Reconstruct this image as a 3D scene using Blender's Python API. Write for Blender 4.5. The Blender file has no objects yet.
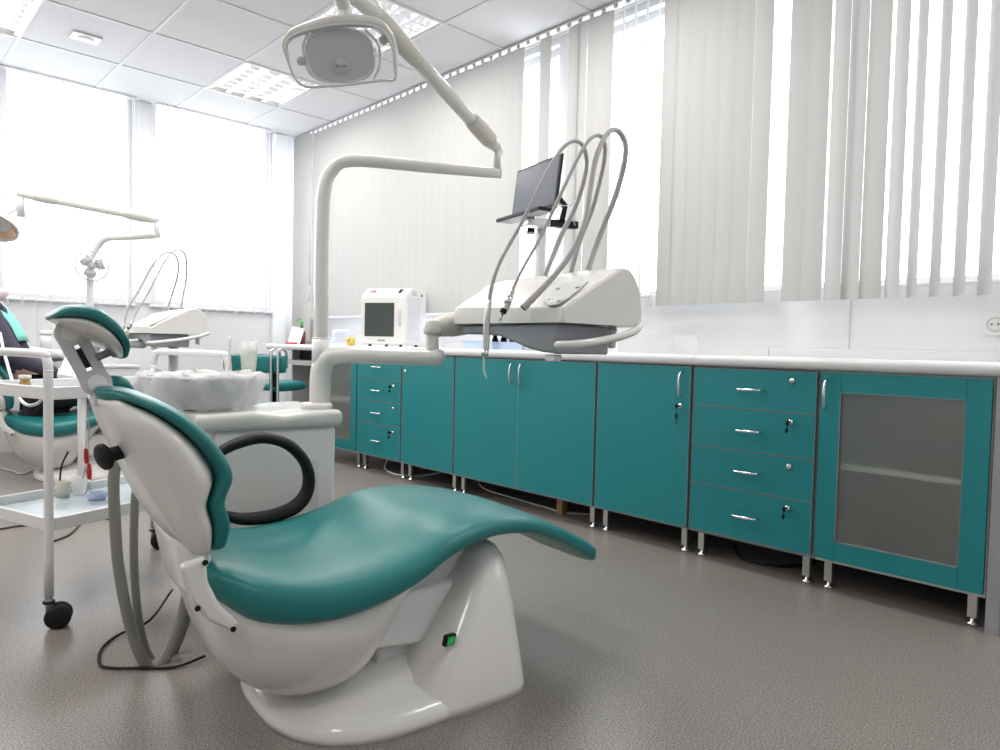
import bpy, bmesh, math, random
from mathutils import Vector as V, Matrix, Euler
random.seed(7)
C = bpy.context.scene.collection
PI = math.pi
# ---------------------------------------------------------------- camera
F = 697.58; YAW = .7602; PITCH = .0394; ROLL = .0229; HC = .78
fw = V((math.sin(YAW)*math.cos(PITCH), math.cos(YAW)*math.cos(PITCH), -math.sin(PITCH)))
r0 = V((math.cos(YAW), -math.sin(YAW), 0)); u0 = r0.cross(fw)
rt = r0*math.cos(ROLL)+u0*math.sin(ROLL); up = -r0*math.sin(ROLL)+u0*math.cos(ROLL)
EYE = V((0, 0, HC))
cd = bpy.data.cameras.new('camera'); cam = bpy.data.objects.new('camera', cd); C.objects.link(cam)
cd.sensor_width = 36; cd.lens = F*36/1000; cd.clip_start = .02; cd.clip_end = 200
m = Matrix((rt, up, -fw)).transposed().to_4x4(); m.translation = EYE
cam.matrix_world = m
S = bpy.context.scene; S.camera = cam
# ---------------------------------------------------------------- world, light, exposure
S.view_settings.view_transform = 'Standard'; S.view_settings.look = 'None'
S.view_settings.gamma = 1; S.view_settings.use_curve_mapping = False
S.view_settings.exposure = 0.48
w = bpy.data.worlds.new('sky'); S.world = w; w.use_nodes = True
bg = w.node_tree.nodes['Background']; bg.inputs[0].default_value = (.93, .97, 1, 1); bg.inputs[1].default_value = 3.6
S.cycles.max_bounces = 10; S.cycles.diffuse_bounces = 6; S.cycles.transmission_bounces = 6; S.cycles.transparent_max_bounces = 16
S.cycles.sample_clamp_indirect = 6; S.cycles.use_denoising = True; S.cycles.caustics_reflective = False; S.cycles.caustics_refractive = True
XW, YB, H = 2.974, 5.676, 2.544          # cabinet wall, far window wall, ceiling
XL, YR = -2.3, -1.7
def area(name, loc, size, power, rot, portal=False, col=(1, 1, 1)):
    l = bpy.data.lights.new(name, 'AREA'); l.shape = 'RECTANGLE'; l.size, l.size_y = size
    l.energy = power; l.color = col
    if portal: l.cycles.is_portal = True
    o = bpy.data.objects.new(name, l); C.objects.link(o); o.location = loc; o.rotation_euler = rot
    return o

def at(px, py, x=None, y=None, z=None, d=None, n=None):
    """a point seen at a picture position, put on a real plane"""
    R = fw+rt*((px-500)/F)-up*((py-375)/F)
    if x is not None: t = x/R.x
    elif y is not None: t = y/R.y
    elif z is not None: t = (z-HC)/R.z
    elif n is not None: t = ((CO+CN*n)-EYE).dot(CN)/R.dot(CN)
    else: t = d
    return EYE+R*t
# chair frame: s along the chair towards the feet, n away from the camera
CO = V((.88, 1.38, 0)); CA = math.radians(-7)
CD = V((math.cos(CA), math.sin(CA), 0)); CN = V((-math.sin(CA), math.cos(CA), 0))
def W(s, n, z): return CO+CD*s+CN*n+V((0, 0, z))
def loc(px, py, n):
    q = at(px, py, n=n)-CO
    return V((q.dot(CD), n, q.z))
# ---------------------------------------------------------------- materials
def mat(name, col, rough=.5, metal=0, bump=0, bscale=40, var=0, vscale=6, trans=0, emit=0, spec=.5, coat=0, alpha=1, ior=1.45, sub=0):
    m = bpy.data.materials.new(name); m.use_nodes = True; nt = m.node_tree; b = nt.nodes['Principled BSDF']
    b.inputs['Base Color'].default_value = (*col, 1); b.inputs['Roughness'].default_value = rough
    b.inputs['Metallic'].default_value = metal; b.inputs['IOR'].default_value = ior
    b.inputs['Specular IOR Level'].default_value = spec
    b.inputs['Transmission Weight'].default_value = trans; b.inputs['Coat Weight'].default_value = coat
    b.inputs['Alpha'].default_value = alpha
    if emit: b.inputs['Emission Color'].default_value = (*col, 1); b.inputs['Emission Strength'].default_value = emit
    tc = nt.nodes.new('ShaderNodeTexCoord')
    if var or True:
        n = nt.nodes.new('ShaderNodeTexNoise'); n.inputs['Scale'].default_value = vscale; n.inputs['Detail'].default_value = 3
        nt.links.new(tc.outputs['Object'], n.inputs['Vector'])
        mx = nt.nodes.new('ShaderNodeMix'); mx.data_type = 'RGBA'; k = max(var, .02)
        mx.inputs['A'].default_value = (*[c*(1-k) for c in col], 1); mx.inputs['B'].default_value = (*[min(1, c*(1+k)) for c in col], 1)
        nt.links.new(n.outputs['Fac'], mx.inputs['Factor']); nt.links.new(mx.outputs['Result'], b.inputs['Base Color'])
    if bump:
        n2 = nt.nodes.new('ShaderNodeTexNoise'); n2.inputs['Scale'].default_value = bscale; n2.inputs['Detail'].default_value = 4
        nt.links.new(tc.outputs['Object'], n2.inputs['Vector'])
        bp = nt.nodes.new('ShaderNodeBump'); bp.inputs['Strength'].default_value = bump; bp.inputs['Distance'].default_value = .01
        nt.links.new(n2.outputs['Fac'], bp.inputs['Height']); nt.links.new(bp.outputs['Normal'], b.inputs['Normal'])
    return m
M = {}
M['wall'] = mat('wall_paint', (.68, .68, .68), .55)
M['panel'] = mat('wall_panel', (.70, .71, .73), .4)
M['ceil'] = mat('ceiling_tile', (.64, .64, .655), .9, bump=.1, bscale=180)
M['grid'] = mat('ceiling_grid_metal', (.60, .60, .62), .5)
M['frame'] = mat('window_frame_plastic', (.76, .77, .79), .4)
M['teal'] = mat('teal_laminate', (.010, .205, .225), .42, var=.05, vscale=3)
M['grey_edge'] = mat('grey_edge_strip', (.30, .30, .32), .45)
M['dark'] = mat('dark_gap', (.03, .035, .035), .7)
M['counter'] = mat('counter_laminate', (.66, .66, .67), .35)
M['chrome'] = mat('chrome', (.75, .75, .77), .18, metal=1)
M['steel'] = mat('brushed_steel', (.55, .55, .54), .32, metal=1)
M['vinyl'] = mat('teal_vinyl', (.012, .165, .165), .38, bump=.04, bscale=300, var=.04)
M['white'] = mat('white_gloss_plastic', (.66, .65, .63), .22, coat=.3)
M['white2'] = mat('white_paint_metal', (.71, .71, .71), .3)
M['cream'] = mat('cream_rubber', (.58, .56, .50), .6)
M['lgrey'] = mat('light_grey_plastic', (.52, .52, .53), .35)
M['mgrey'] = mat('mid_grey_plastic', (.25, .26, .285), .4)
M['hose'] = mat('grey_hose_rubber', (.22, .225, .20), .5)
M['hosel'] = mat('pale_hose_silicone', (.43, .425, .42), .45)
M['black'] = mat('black_rubber', (.010, .010, .010), .5, spec=.25)
M['blackp'] = mat('black_gloss_plastic', (.008, .008, .009), .45, spec=.25)
M['screen'] = mat('screen_glass', (.075, .085, .11), .3, spec=.3)
M['ovenglass'] = mat('oven_door_glass', (.05, .06, .055), .08)
M['green'] = mat('green_switch', (.01, .30, .06), .3, emit=.25)
M['red'] = mat('red_plastic', (.5, .02, .03), .4)
M['yellow'] = mat('yellow_tape', (.7, .5, .06), .5)
M['paper'] = mat('paper', (.62, .63, .66), .7)
M['print'] = mat('printed_blue', (.35, .42, .60), .7)
M['ink'] = mat('printed_ink', (.02, .02, .25), .6)
M['inkg'] = mat('printed_grey', (.22, .22, .24), .6)
M['blue'] = mat('pale_blue_plastic', (.50, .60, .78), .4)
M['bluegrey'] = mat('enamelled_tray', (.52, .60, .64), .2)
M['wood'] = mat('wood_block', (.35, .20, .09), .6, var=.2, vscale=30)
M['skin'] = mat('skin', (.66, .42, .36), .5)
M['hair'] = mat('dark_hair', (.05, .02, .03), .6, bump=.4, bscale=120)
M['cardigan'] = mat('purple_grey_knit', (.075, .065, .10), .9, bump=.6, bscale=140, var=.3, vscale=50)
M['trouser'] = mat('black_cloth', (.013, .012, .015), .9, bump=.2)
M['bib'] = mat('mint_paper_bib', (.25, .66, .60), .8)
M['pinkcloth'] = mat('pale_pink_cloth', (.62, .50, .54), .9)
M['amber'] = mat('amber_reflector', (.85, .55, .28), .25, metal=.4)

def lightmat(name, col, s):
    m = bpy.data.materials.new(name); m.use_nodes = True; nt = m.node_tree; nt.nodes.clear()
    e = nt.nodes.new('ShaderNodeEmission'); e.inputs[0].default_value = (*col, 1); e.inputs[1].default_value = s
    o = nt.nodes.new('ShaderNodeOutputMaterial'); nt.links.new(e.outputs[0], o.inputs[0]); return m
M['tube'] = lightmat('fluorescent_tube', (1, .95, .86), 7.0)
def thinmat(name, col, opac, rough=.1, kind='gloss', transl=.5):
    """thin sheet: part see-through, part diffuse and translucent"""
    m = bpy.data.materials.new(name); m.use_nodes = True; nt = m.node_tree; nt.nodes.clear()
    o = nt.nodes.new('ShaderNodeOutputMaterial'); t = nt.nodes.new('ShaderNodeBsdfTransparent')
    d = nt.nodes.new('ShaderNodeBsdfDiffuse'); d.inputs[0].default_value = (*col, 1)
    l = nt.nodes.new('ShaderNodeBsdfTranslucent'); l.inputs[0].default_value = (*col, 1)
    g = nt.nodes.new('ShaderNodeBsdfGlossy'); g.inputs['Roughness'].default_value = rough
    dl = nt.nodes.new('ShaderNodeMixShader'); dl.inputs[0].default_value = transl
    nt.links.new(d.outputs[0], dl.inputs[1]); nt.links.new(l.outputs[0], dl.inputs[2])
    a = nt.nodes.new('ShaderNodeMixShader'); a.inputs[0].default_value = opac
    nt.links.new(t.outputs[0], a.inputs[1]); nt.links.new(dl.outputs[0], a.inputs[2])
    f = nt.nodes.new('ShaderNodeMixShader'); f.inputs[0].default_value = .06 if kind == 'gloss' else 0
    nt.links.new(a.outputs[0], f.inputs[1]); nt.links.new(g.outputs[0], f.inputs[2])
    nt.links.new(f.outputs[0], o.inputs[0]); return m
M['glass'] = thinmat('window_glass', (1, 1, 1), 0.0)
M['slat'] = thinmat('blind_fabric', (.47, .465, .46), 1.0, kind='x', transl=.075)
M['sheer'] = thinmat('sheer_blind_fabric', (.75, .75, .78), .45, kind='x', transl=.6)
M['liner'] = thinmat('crinkled_plastic_film', (.80, .81, .84), .6, rough=.25, transl=.3)
M['clear'] = thinmat('clear_plastic', (.85, .86, .86), .35, rough=.1, transl=.4)
M['shield'] = thinmat('clear_lamp_shield', (.7, .72, .76), .10, rough=.05, transl=.2)
M['cup'] = thinmat('cup_plastic', (.82, .9, .74), .6, rough=.2)
M['mirror'] = mat('lamp_reflector', (.86, .90, .97), .22, metal=1)
# frosted glass of the cabinet doors
def frosted():
    m = bpy.data.materials.new('frosted_glass'); m.use_nodes = True; nt = m.node_tree; nt.nodes.clear()
    o = nt.nodes.new('ShaderNodeOutputMaterial'); r = nt.nodes.new('ShaderNodeBsdfRefraction'); r.inputs['IOR'].default_value = 1.02
    r.inputs['Roughness'].default_value = .45; r.inputs[0].default_value = (.86, .88, .86, 1)
    g = nt.nodes.new('ShaderNodeBsdfGlossy'); g.inputs['Roughness'].default_value = .35; g.inputs[0].default_value = (.8, .82, .82, 1)
    d = nt.nodes.new('ShaderNodeBsdfDiffuse'); d.inputs[0].default_value = (.45, .46, .44, 1)
    a = nt.nodes.new('ShaderNodeMixShader'); a.inputs[0].default_value = .10
    b = nt.nodes.new('ShaderNodeMixShader'); b.inputs[0].default_value = .10
    nt.links.new(r.outputs[0], a.inputs[1]); nt.links.new(d.outputs[0], a.inputs[2])
    nt.links.new(a.outputs[0], b.inputs[1]); nt.links.new(g.outputs[0], b.inputs[2]); nt.links.new(b.outputs[0], o.inputs[0]); return m
M['frosted'] = frosted()
def floor_mat():
    m = bpy.data.materials.new('speckled_linoleum'); m.use_nodes = True; nt = m.node_tree; b = nt.nodes['Principled BSDF']
    tc = nt.nodes.new('ShaderNodeTexCoord')
    n1 = nt.nodes.new('ShaderNodeTexNoise'); n1.inputs['Scale'].default_value = 250; n1.inputs['Detail'].default_value = 1.5
    n2 = nt.nodes.new('ShaderNodeTexNoise'); n2.inputs['Scale'].default_value = 2.2; n2.inputs['Detail'].default_value = 4
    for n in (n1, n2): nt.links.new(tc.outputs['Object'], n.inputs['Vector'])
    r = nt.nodes.new('ShaderNodeValToRGB'); cr = r.color_ramp
    cr.elements[0].position = .40; cr.elements[0].color = (.14, .122, .112, 1)
    cr.elements[1].position = .62; cr.elements[1].color = (.33, .295, .275, 1)
    nt.links.new(n1.outputs['Fac'], r.inputs[0])
    mx = nt.nodes.new('ShaderNodeMix'); mx.data_type = 'RGBA'; mx.blend_type = 'MULTIPLY'; mx.inputs['Factor'].default_value = .18
    nt.links.new(r.outputs[0], mx.inputs['A']); nt.links.new(n2.outputs['Fac'], mx.inputs['B'])
    nt.links.new(mx.outputs['Result'], b.inputs['Base Color'])
    b.inputs['Roughness'].default_value = .29
    b.inputs['Specular IOR Level'].default_value = .55
    bp = nt.nodes.new('ShaderNodeBump'); bp.inputs['Strength'].default_value = .003; bp.inputs['Distance'].default_value = .01
    nt.links.new(n1.outputs['Fac'], bp.inputs['Height']); nt.links.new(bp.outputs['Normal'], b.inputs['Normal'])
    return m
M['floor'] = floor_mat()

# ---------------------------------------------------------------- mesh helpers
def bm_new(): return bmesh.new()
def box(bm, a, b, bev=0, seg=2, mtx=None):
    a = V(a); b = V(b); c = (a+b)/2; s = b-a
    t = bmesh.new(); bmesh.ops.create_cube(t, size=1)
    bmesh.ops.scale(t, vec=[abs(k) for k in s], verts=t.verts); 
    if bev: bmesh.ops.bevel(t, geom=t.edges[:], offset=bev, segments=seg, affect='EDGES', profile=.5)
    bmesh.ops.translate(t, vec=c, verts=t.verts)
    if mtx is not None: bmesh.ops.transform(t, matrix=mtx, verts=t.verts)
    _merge(bm, t); return bm
def _merge(bm, t):
    vs = {}
    for v in t.verts: vs[v] = bm.verts.new(v.co)
    for f in t.faces:
        try: nf = bm.faces.new([vs[v] for v in f.verts]); nf.smooth = f.smooth; nf.material_index = f.material_index
        except ValueError: pass
    t.free()
def smooth_pts(pts, k=6):
    P = [V(p) for p in pts]
    if len(P) < 3: return P
    out = []
    Q = [P[0]*2-P[1]]+P+[P[-1]*2-P[-2]]
    for i in range(1, len(Q)-2):
        a, b, c, d = Q[i-1:i+3]
        for j in range(k):
            t = j/k
            out.append(.5*((2*b)+(c-a)*t+(2*a-5*b+4*c-d)*t*t+(3*b-3*c+d-a)*t**3))
    out.append(P[-1]); return out
def tube(bm, pts, r, n=10, sm=6, closed=False, flat=None, round_end=False):
    """sweep a circle (or ellipse: flat = (r_side, r_up)) along points; r may be a list"""
    if closed:
        P0 = [V(p) for p in pts]; L0 = len(P0); ext = smooth_pts(P0[-2:]+P0+P0[:3], sm); P = ext[2*sm:2*sm+L0*sm]
    else: P = smooth_pts(pts, sm) if sm > 1 else [V(p) for p in pts]
    L = len(P); rr = []
    for i in range(L):
        if isinstance(r, (list, tuple)):
            q = i/(L-1)*(len(r)-1); j = min(int(q), len(r)-2); rr.append(r[j]+(r[j+1]-r[j])*(q-j))
        else: rr.append(r)
    if round_end and not closed:
        d0 = (P[0]-P[1]).normalized(); d1 = (P[-1]-P[-2]).normalized(); a, b = rr[0], rr[-1]
        P = [P[0]+d0*a*.95, P[0]+d0*a*.7]+P+[P[-1]+d1*b*.7, P[-1]+d1*b*.95]; rr = [a*.3, a*.72]+rr+[b*.72, b*.3]; L = len(P)
    T = []
    for i in range(L):
        if closed: d = P[(i+1) % L]-P[i-1]
        else: d = P[min(i+1, L-1)]-P[max(i-1, 0)]
        T.append(d.normalized())
    u = T[0].orthogonal().normalized()
    if abs(T[0].z) < .95: u = T[0].cross(V((0, 0, 1))).normalized()
    rings = []
    for i in range(L):
        u = (u-T[i]*u.dot(T[i])).normalized(); v = T[i].cross(u)
        ra, rb = (rr[i], rr[i]) if flat is None else (rr[i]*flat[0], rr[i]*flat[1])
        rings.append([bm.verts.new(P[i]+u*ra*math.cos(2*PI*k/n)+v*rb*math.sin(2*PI*k/n)) for k in range(n)])
    for i in range(L if closed else L-1):
        A, B = rings[i], rings[(i+1) % L]
        for k in range(n):
            f = bm.faces.new((A[k], A[(k+1) % n], B[(k+1) % n], B[k])); f.smooth = True
    if not closed:
        bm.faces.new(rings[0][::-1]); bm.faces.new(rings[-1])
    return bm
def cyl(bm, a, b, r, r2=None, n=20): return tube(bm, [a, b], [r, r if r2 is None else r2], n=n, sm=1)
def lathe(bm, prof, c=(0, 0, 0), axis=None, n=28, close=False):
    """prof: list of (r, h); axis: direction vector"""
    c = V(c); ax = V(axis).normalized() if axis is not None else V((0, 0, 1))
    u = ax.orthogonal().normalized(); v = ax.cross(u); rings = []
    for r, h in prof:
        if r < 1e-5: rings.append([bm.verts.new(c+ax*h)])
        else: rings.append([bm.verts.new(c+ax*h+(u*math.cos(2*PI*k/n)+v*math.sin(2*PI*k/n))*r) for k in range(n)])
    for A, B in zip(rings, rings[1:]):
        for k in range(n):
            if len(A) == 1 and len(B) == 1: continue
            if len(A) == 1: q = (A[0], B[(k+1) % n], B[k])
            elif len(B) == 1: q = (A[k], A[(k+1) % n], B[0])
            else: q = (A[k], A[(k+1) % n], B[(k+1) % n], B[k])
            f = bm.faces.new(q); f.smooth = True
    return bm
def loft(bm, st, n=36, cap=(.6, .6), sub=4):
    """st: (centre, u, v, exponent, skew) superellipse stations, interpolated smoothly, ends rounded"""
    def interp(vals, t):
        i = min(int(t), len(vals)-2); f = t-i
        a = vals[max(i-1, 0)]; b = vals[i]; c = vals[i+1]; d = vals[min(i+2, len(vals)-1)]
        return .5*((b*2)+(c-a)*f+(a*2-b*5+c*4-d)*f*f+(b*3-c*3+d-a)*f**3)
    Cc = [V(s[0]) for s in st]; U = [V(s[1]) for s in st]; Vv = [V(s[2]) for s in st]
    E_ = [s[3] if len(s) > 3 else 2.5 for s in st]; K = [s[4] if len(s) > 4 else 0 for s in st]
    rings = []; N_ = (len(st)-1)*sub
    seq = []
    for i in range(N_+1):
        t = i/sub
        seq.append((interp(Cc, t), interp(U, t), interp(Vv, t), interp(E_, t), interp(K, t)))
    def capring(a, b, amt):
        d = (a[0]-b[0]).normalized(); out = []
        for k, s in ((.35, .94), (.7, .74), (.95, .38)):
            out.append((a[0]+d*amt*k, a[1]*s, a[2]*s, a[3], a[4]))
        return out
    if cap[0]: seq = capring(seq[0], seq[1], cap[0])[::-1]+seq
    if cap[1]: seq = seq+capring(seq[-1], seq[-2], cap[1])
    for c, u, v, e, k in seq:
        R = []
        for j in range(n):
            a = 2*PI*j/n; ca, sa = math.cos(a), math.sin(a)
            x = math.copysign(abs(ca)**(2/e), ca); y = math.copysign(abs(sa)**(2/e), sa)
            x *= 1+k*y
            R.append(bm.verts.new(c+u*x+v*y))
        rings.append(R)
    for A, B in zip(rings, rings[1:]):
        for k in range(n):
            f = bm.faces.new((A[k], A[(k+1) % n], B[(k+1) % n], B[k])); f.smooth = True
    f = bm.faces.new(rings[0][::-1]); f.smooth = True; f = bm.faces.new(rings[-1]); f.smooth = True
    bmesh.ops.recalc_face_normals(bm, faces=bm.faces[:])
    return bm
def prism(bm, poly, ext, bev=0, seg=2, smooth=False):
    """poly: 3-D points of a planar outline, extruded by ext"""
    t = bmesh.new(); ext = V(ext); n = len(poly)
    a = [t.verts.new(V(p)) for p in poly]; b = [t.verts.new(V(p)+ext) for p in poly]
    t.faces.new(a[::-1]); t.faces.new(b)
    for i in range(n): f = t.faces.new((a[i], a[(i+1) % n], b[(i+1) % n], b[i]))
    bmesh.ops.recalc_face_normals(t, faces=t.faces[:])
    if bev: bmesh.ops.bevel(t, geom=t.edges[:], offset=bev, segments=seg, affect='EDGES', profile=.5)
    if smooth:
        for f in t.faces: f.smooth = True
    _merge(bm, t); return bm
def obj(name, bm, m, parent=None, auto=None, base=None):
    """link a bmesh (world coordinates) as one object; geometry is re-centred on its own or its parent's base"""
    me = bpy.data.meshes.new(name)
    bmesh.ops.recalc_face_normals(bm, faces=bm.faces[:])
    if base is None: base = parent['_b'] if parent is not None and '_b' in parent else None
    if parent is None and base is None:
        xs = [v.co for v in bm.verts]
        mn = V([min(c[i] for c in xs) for i in range(3)]); mx = V([max(c[i] for c in xs) for i in range(3)])
        base = V(((mn.x+mx.x)/2, (mn.y+mx.y)/2, mn.z))
    base = V(base)
    bmesh.ops.translate(bm, vec=-base, verts=bm.verts)
    bm.to_mesh(me); bm.free()
    for k in (m if isinstance(m, (list, tuple)) else [m]): me.materials.append(M[k] if isinstance(k, str) else k)
    o = bpy.data.objects.new(name, me); C.objects.link(o)
    if parent is None: o.location = base
    else: o.parent = parent
    o['_b'] = tuple(base)
    if auto: me.shade_smooth() if hasattr(me, 'shade_smooth') else None
    return o
def thing(name, label, cat, base, group=None):
    o = bpy.data.objects.new(name, None); C.objects.link(o); o.location = base; o['_b'] = tuple(base)
    o.empty_display_size = .05
    return tag(o, label, cat, group)
def tag(o, label=None, cat=None, group=None, kind=None):
    if label: o['label'] = label
    if cat: o['category'] = cat
    if group: o['group'] = group
    if kind: o['kind'] = kind
    return o
def struct(name, bm, m): return tag(obj(name, bm, m), kind='structure')
def dup(root, off, label=None, group=None, rz=0):
    def rec(o, parent):
        c = o.copy(); C.objects.link(c); c.parent = parent
        for ch in list(o.children): rec(ch, c)
        return c
    r = rec(root, None); r.location = root.location+V(off); r.rotation_euler.z = rz
    if label: r['label'] = label
    if group: r['group'] = group
    return r
def textobj(name, s, size, pos, right, upv, m, parent, ext=.0004):
    """raised lettering as a mesh part"""
    cu = bpy.data.curves.new(name, 'FONT'); cu.body = s; cu.size = size; cu.align_x = 'CENTER'; cu.align_y = 'CENTER'; cu.extrude = ext
    t = bpy.data.objects.new(name+'_tmp', cu); C.objects.link(t)
    bpy.context.view_layer.update()
    me = bpy.data.meshes.new_from_object(t.evaluated_get(bpy.context.evaluated_depsgraph_get()))
    C.objects.unlink(t); bpy.data.objects.remove(t)
    r = V(right).normalized(); u = V(upv).normalized(); n = r.cross(u)
    mm = Matrix((r, u, n)).transposed().to_4x4(); mm.translation = V(pos)-V(parent['_b'])
    me.transform(mm); me.materials.clear(); me.materials.append(M[m])
    o = bpy.data.objects.new(name, me); C.objects.link(o); o.parent = parent; o['_b'] = parent['_b']
    return o
# ================================================================ THE ROOM
struct('floor', box(bm_new(), (XL, YR, -.1), (XW+.15, YB+.15, 0)), 'floor')
GX = [2.4265-.543*k for k in range(-1, 9)]; GY = [5.027-.657*k for k in range(-1, 11)]
LIT = [(1.8835, 4.370), (1.8835, 3.056), (.2545, 4.370), (.2545, 3.056), (1.8835, 1.742), (.2545, 1.742), (-1.3745, 3.056), (-1.3745, 1.742),
       (1.8835, -.229), (-1.3745, -.229)]  # positions after the visible lights are unseen ones, added for fill
# ceiling with openings for the luminaires
def ceiling():
    bm = bm_new(); xs = sorted({XL, XW+.15, *[x for l in LIT for x in (l[0], l[0]+.543)]}); ys = sorted({YR, YB+.15, *[y for l in LIT for y in (l[1], l[1]+.657)]})
    for a, b in zip(xs, xs[1:]):
        for c, d in zip(ys, ys[1:]):
            if any(abs(l[0]-a) < 1e-4 and abs(l[0]+.543-b) < 1e-4 and l[1] <= c+1e-4 and d <= l[1]+.6571 for l in LIT): continue
            box(bm, (a, c, H), (b, d, H+.02))
    return bm
struct('ceiling', ceiling(), 'ceil')
g = bm_new()
for x in GX:
    if XL < x < XW-.02: box(g, (x-.010, YR, H-.004), (x+.010, YB, H+.0))
for y in GY:
    if YR < y < YB: box(g, (XL, y-.010, H-.0045), (XW, y+.010, H-.0005))
struct('trim_1', g, 'grid')
# perimeter angle
struct('trim_2', box(box(bm_new(), (XW-.02, YR, H-.006), (XW, YB, H)), (XL, YB-.02, H-.006), (XW-.02, YB, H)), 'white2')
def wall_open(axis, c0, c1, a0, a1, holes):
    """wall slab from a0 to a1 with rectangular holes (b0,b1,z0,z1)"""
    bm = bm_new()
    bs = sorted({a0, a1, *[q for h in holes for q in h[:2]]}); zs = sorted({0, H+.12, *[q for h in holes for q in h[2:]]})
    for p, q in zip(bs, bs[1:]):
        for r, s in zip(zs, zs[1:]):
            m_ = ((p+q)/2, (r+s)/2)
            if any(h[0] < m_[0] < h[1] and h[2] < m_[1] < h[3] for h in holes): continue
            if axis == 'x': box(bm, (c0, p, r), (c1, q, s))
            else: box(bm, (p, c0, r), (q, c1, s))
    return bm
RW = [(-1.5, 2.62, 1.05, 2.50), (2.70, 5.60, .985, 2.50)]
BW = [(-.9, .70, 1.045, 2.60), (.80, 1.60, 1.045, 2.60), (1.735, 2.66, 1.045, 2.60)]
struct('wall_right', wall_open('x', XW, XW+.15, YR, YB+.15, RW), 'panel')
struct('wall_back', wall_open('y', YB, YB+.15, XL, XW+.15, BW), 'panel')
struct('wall_left', box(bm_new(), (XL-.12, YR, 0), (XL, YB+.15, H+.12)), 'wall')
struct('wall_front', box(bm_new(), (XL-.12, YR-.12, 0), (XW+.15, YR, H+.12)), 'wall')
for i, (a, b, z0, z1) in enumerate(BW):
    o = thing('window_%d' % (i+1), None, None, ((a+b)/2, YB+.05, z0)); o['kind'] = 'structure'
    f = bm_new(); t = .035
    box(f, (a, YB+.03, z0), (a+t, YB+.09, z1)); box(f, (b-t, YB+.03, z0), (b, YB+.09, z1))
    box(f, (a+t, YB+.03, z0), (b-t, YB+.09, z0+t)); box(f, (a+t, YB+.03, z1-t), (b-t, YB+.09, z1))
    obj('window_frame', f, 'frame', o)
    obj('pane', box(bm_new(), (a+t, YB+.058, z0+t), (b-t, YB+.060, z1-t)), 'glass', o)
    obj('window_sill', box(bm_new(), (a-.02, YB-.03, z0-.02), (b+.02, YB+.03, z0), .004), 'frame', o)
for i, (a, b, z0, z1) in enumerate(RW):
    o = thing('window_%d' % (i+4), None, None, (XW+.05, (a+b)/2, z0)); o['kind'] = 'structure'
    f = bm_new(); t = .035; ms = [a]+[a+(b-a)*k/3 for k in (1, 2)]+[b]
    for q in ms: box(f, (XW+.05, q-t/2 if q not in (a, b) else (q if q == a else q-t), z0), (XW+.10, q+t/2 if q not in (a, b) else (q+t if q == a else q), z1))
    box(f, (XW+.052, a+t, z0), (XW+.098, b-t, z0+t)); box(f, (XW+.052, a+t, z1-t), (XW+.098, b-t, z1))
    obj('window_frame', f, 'frame', o)
    obj('pane', box(bm_new(), (XW+.075, a+t, z0+t), (XW+.077, b-t, z1-t)), 'glass', o)
    obj('window_sill', box(bm_new(), (XW-.0, a, z0-.0), (XW+.05, b, z0+.012), .003), 'frame', o)
    area('window_portal', (XW+.14, (a+b)/2, (z0+z1)/2), (z1-z0, b-a), 1, (0, PI/2, 0), True)
for (a, b, z0, z1) in BW:
    area('window_portal', ((a+b)/2, YB+.14, (z0+z1)/2), (b-a, z1-z0), 1, (-PI/2, 0, 0), True)
# joints of the wall panels below the blinds, corner column
j = bm_new()
for y in (1.08, 2.62, 4.1): box(j, (XW-.003, y-.0015, .80), (XW, y+.0015, 1.045))
struct('trim_3', j, 'grid')
j = bm_new()
for x in (1.0, 1.9): box(j, (x-.0015, YB-.003, .05), (x+.0015, YB, 1.02))
struct('trim_4', j, 'grid')
struct('trim_5', box(box(bm_new(), (2.68, YB-.045, .0), (2.80, YB, H-.007), .004), (1.605, YB-.02, 1.05), (1.73, YB, H-.007), .003), 'frame')

# ---------------------------------------------------------------- vertical blinds
def slats(y0, y1, pitch, wdt, ang, x, z0, z1, bm, jit=0.0, curl=.004, along='y'):
    y = y0
    while y < y1-1e-6:
        a = ang+random.uniform(-jit, jit); dx, dy = math.sin(a)*wdt/2, math.cos(a)*wdt/2
        yc = y+pitch/2; K = 4; top = []; bot = []
        for k in range(K+1):
            t = k/K*2-1; c = curl*(1-t*t)
            px_, py_ = x+dx*t-c*math.cos(a), yc+dy*t+c*math.sin(a)
            if along == 'y': A, B = (px_, py_, z0), (px_, py_, z1)
            else: A, B = (py_, px_, z0), (py_, px_, z1)
            bot.append(bm.verts.new(A)); top.append(bm.verts.new(B))
        for k in range(K):
            f = bm.faces.new((bot[k], bot[k+1], top[k+1], top[k])); f.smooth = True
        y += pitch
sl = bm_new(); XB = 2.885
D_ = math.radians
Zt = H-.03
def seg(p0, p1, pitch, wdt, ang, jit=.03, zb=None):
    """a run of slats between two picture columns"""
    ya = at(p0, 180, x=XB).y; yb = at(p1, 180, x=XB).y
    n = max(1, round(abs(ya-yb)/pitch)); pt = abs(ya-yb)/n
    slats(min(ya, yb), max(ya, yb), pt, wdt, ang, XB, zb or 1.0, Zt, sl, jit)
seg(314, 471, .0785, .089, D_(-9), .03)
seg(472, 491, .0785, .089, D_(-8)); seg(492.5, 502, .0785, .089, D_(-8)); seg(503.5, 520.5, .06, .075, D_(-8))
seg(538, 547, .08, .080, D_(-4)); seg(566, 583, .075, .08, D_(10)); seg(584.5, 609, .075, .080, D_(-8))
seg(614, 661, .0765, .089, D_(62), .06)
seg(661, 686, .077, .084, D_(-3), .03); seg(686.5, 749, .077, .084, D_(-5), .03); seg(751, 767.5, .077, .080, D_(-4))
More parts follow.
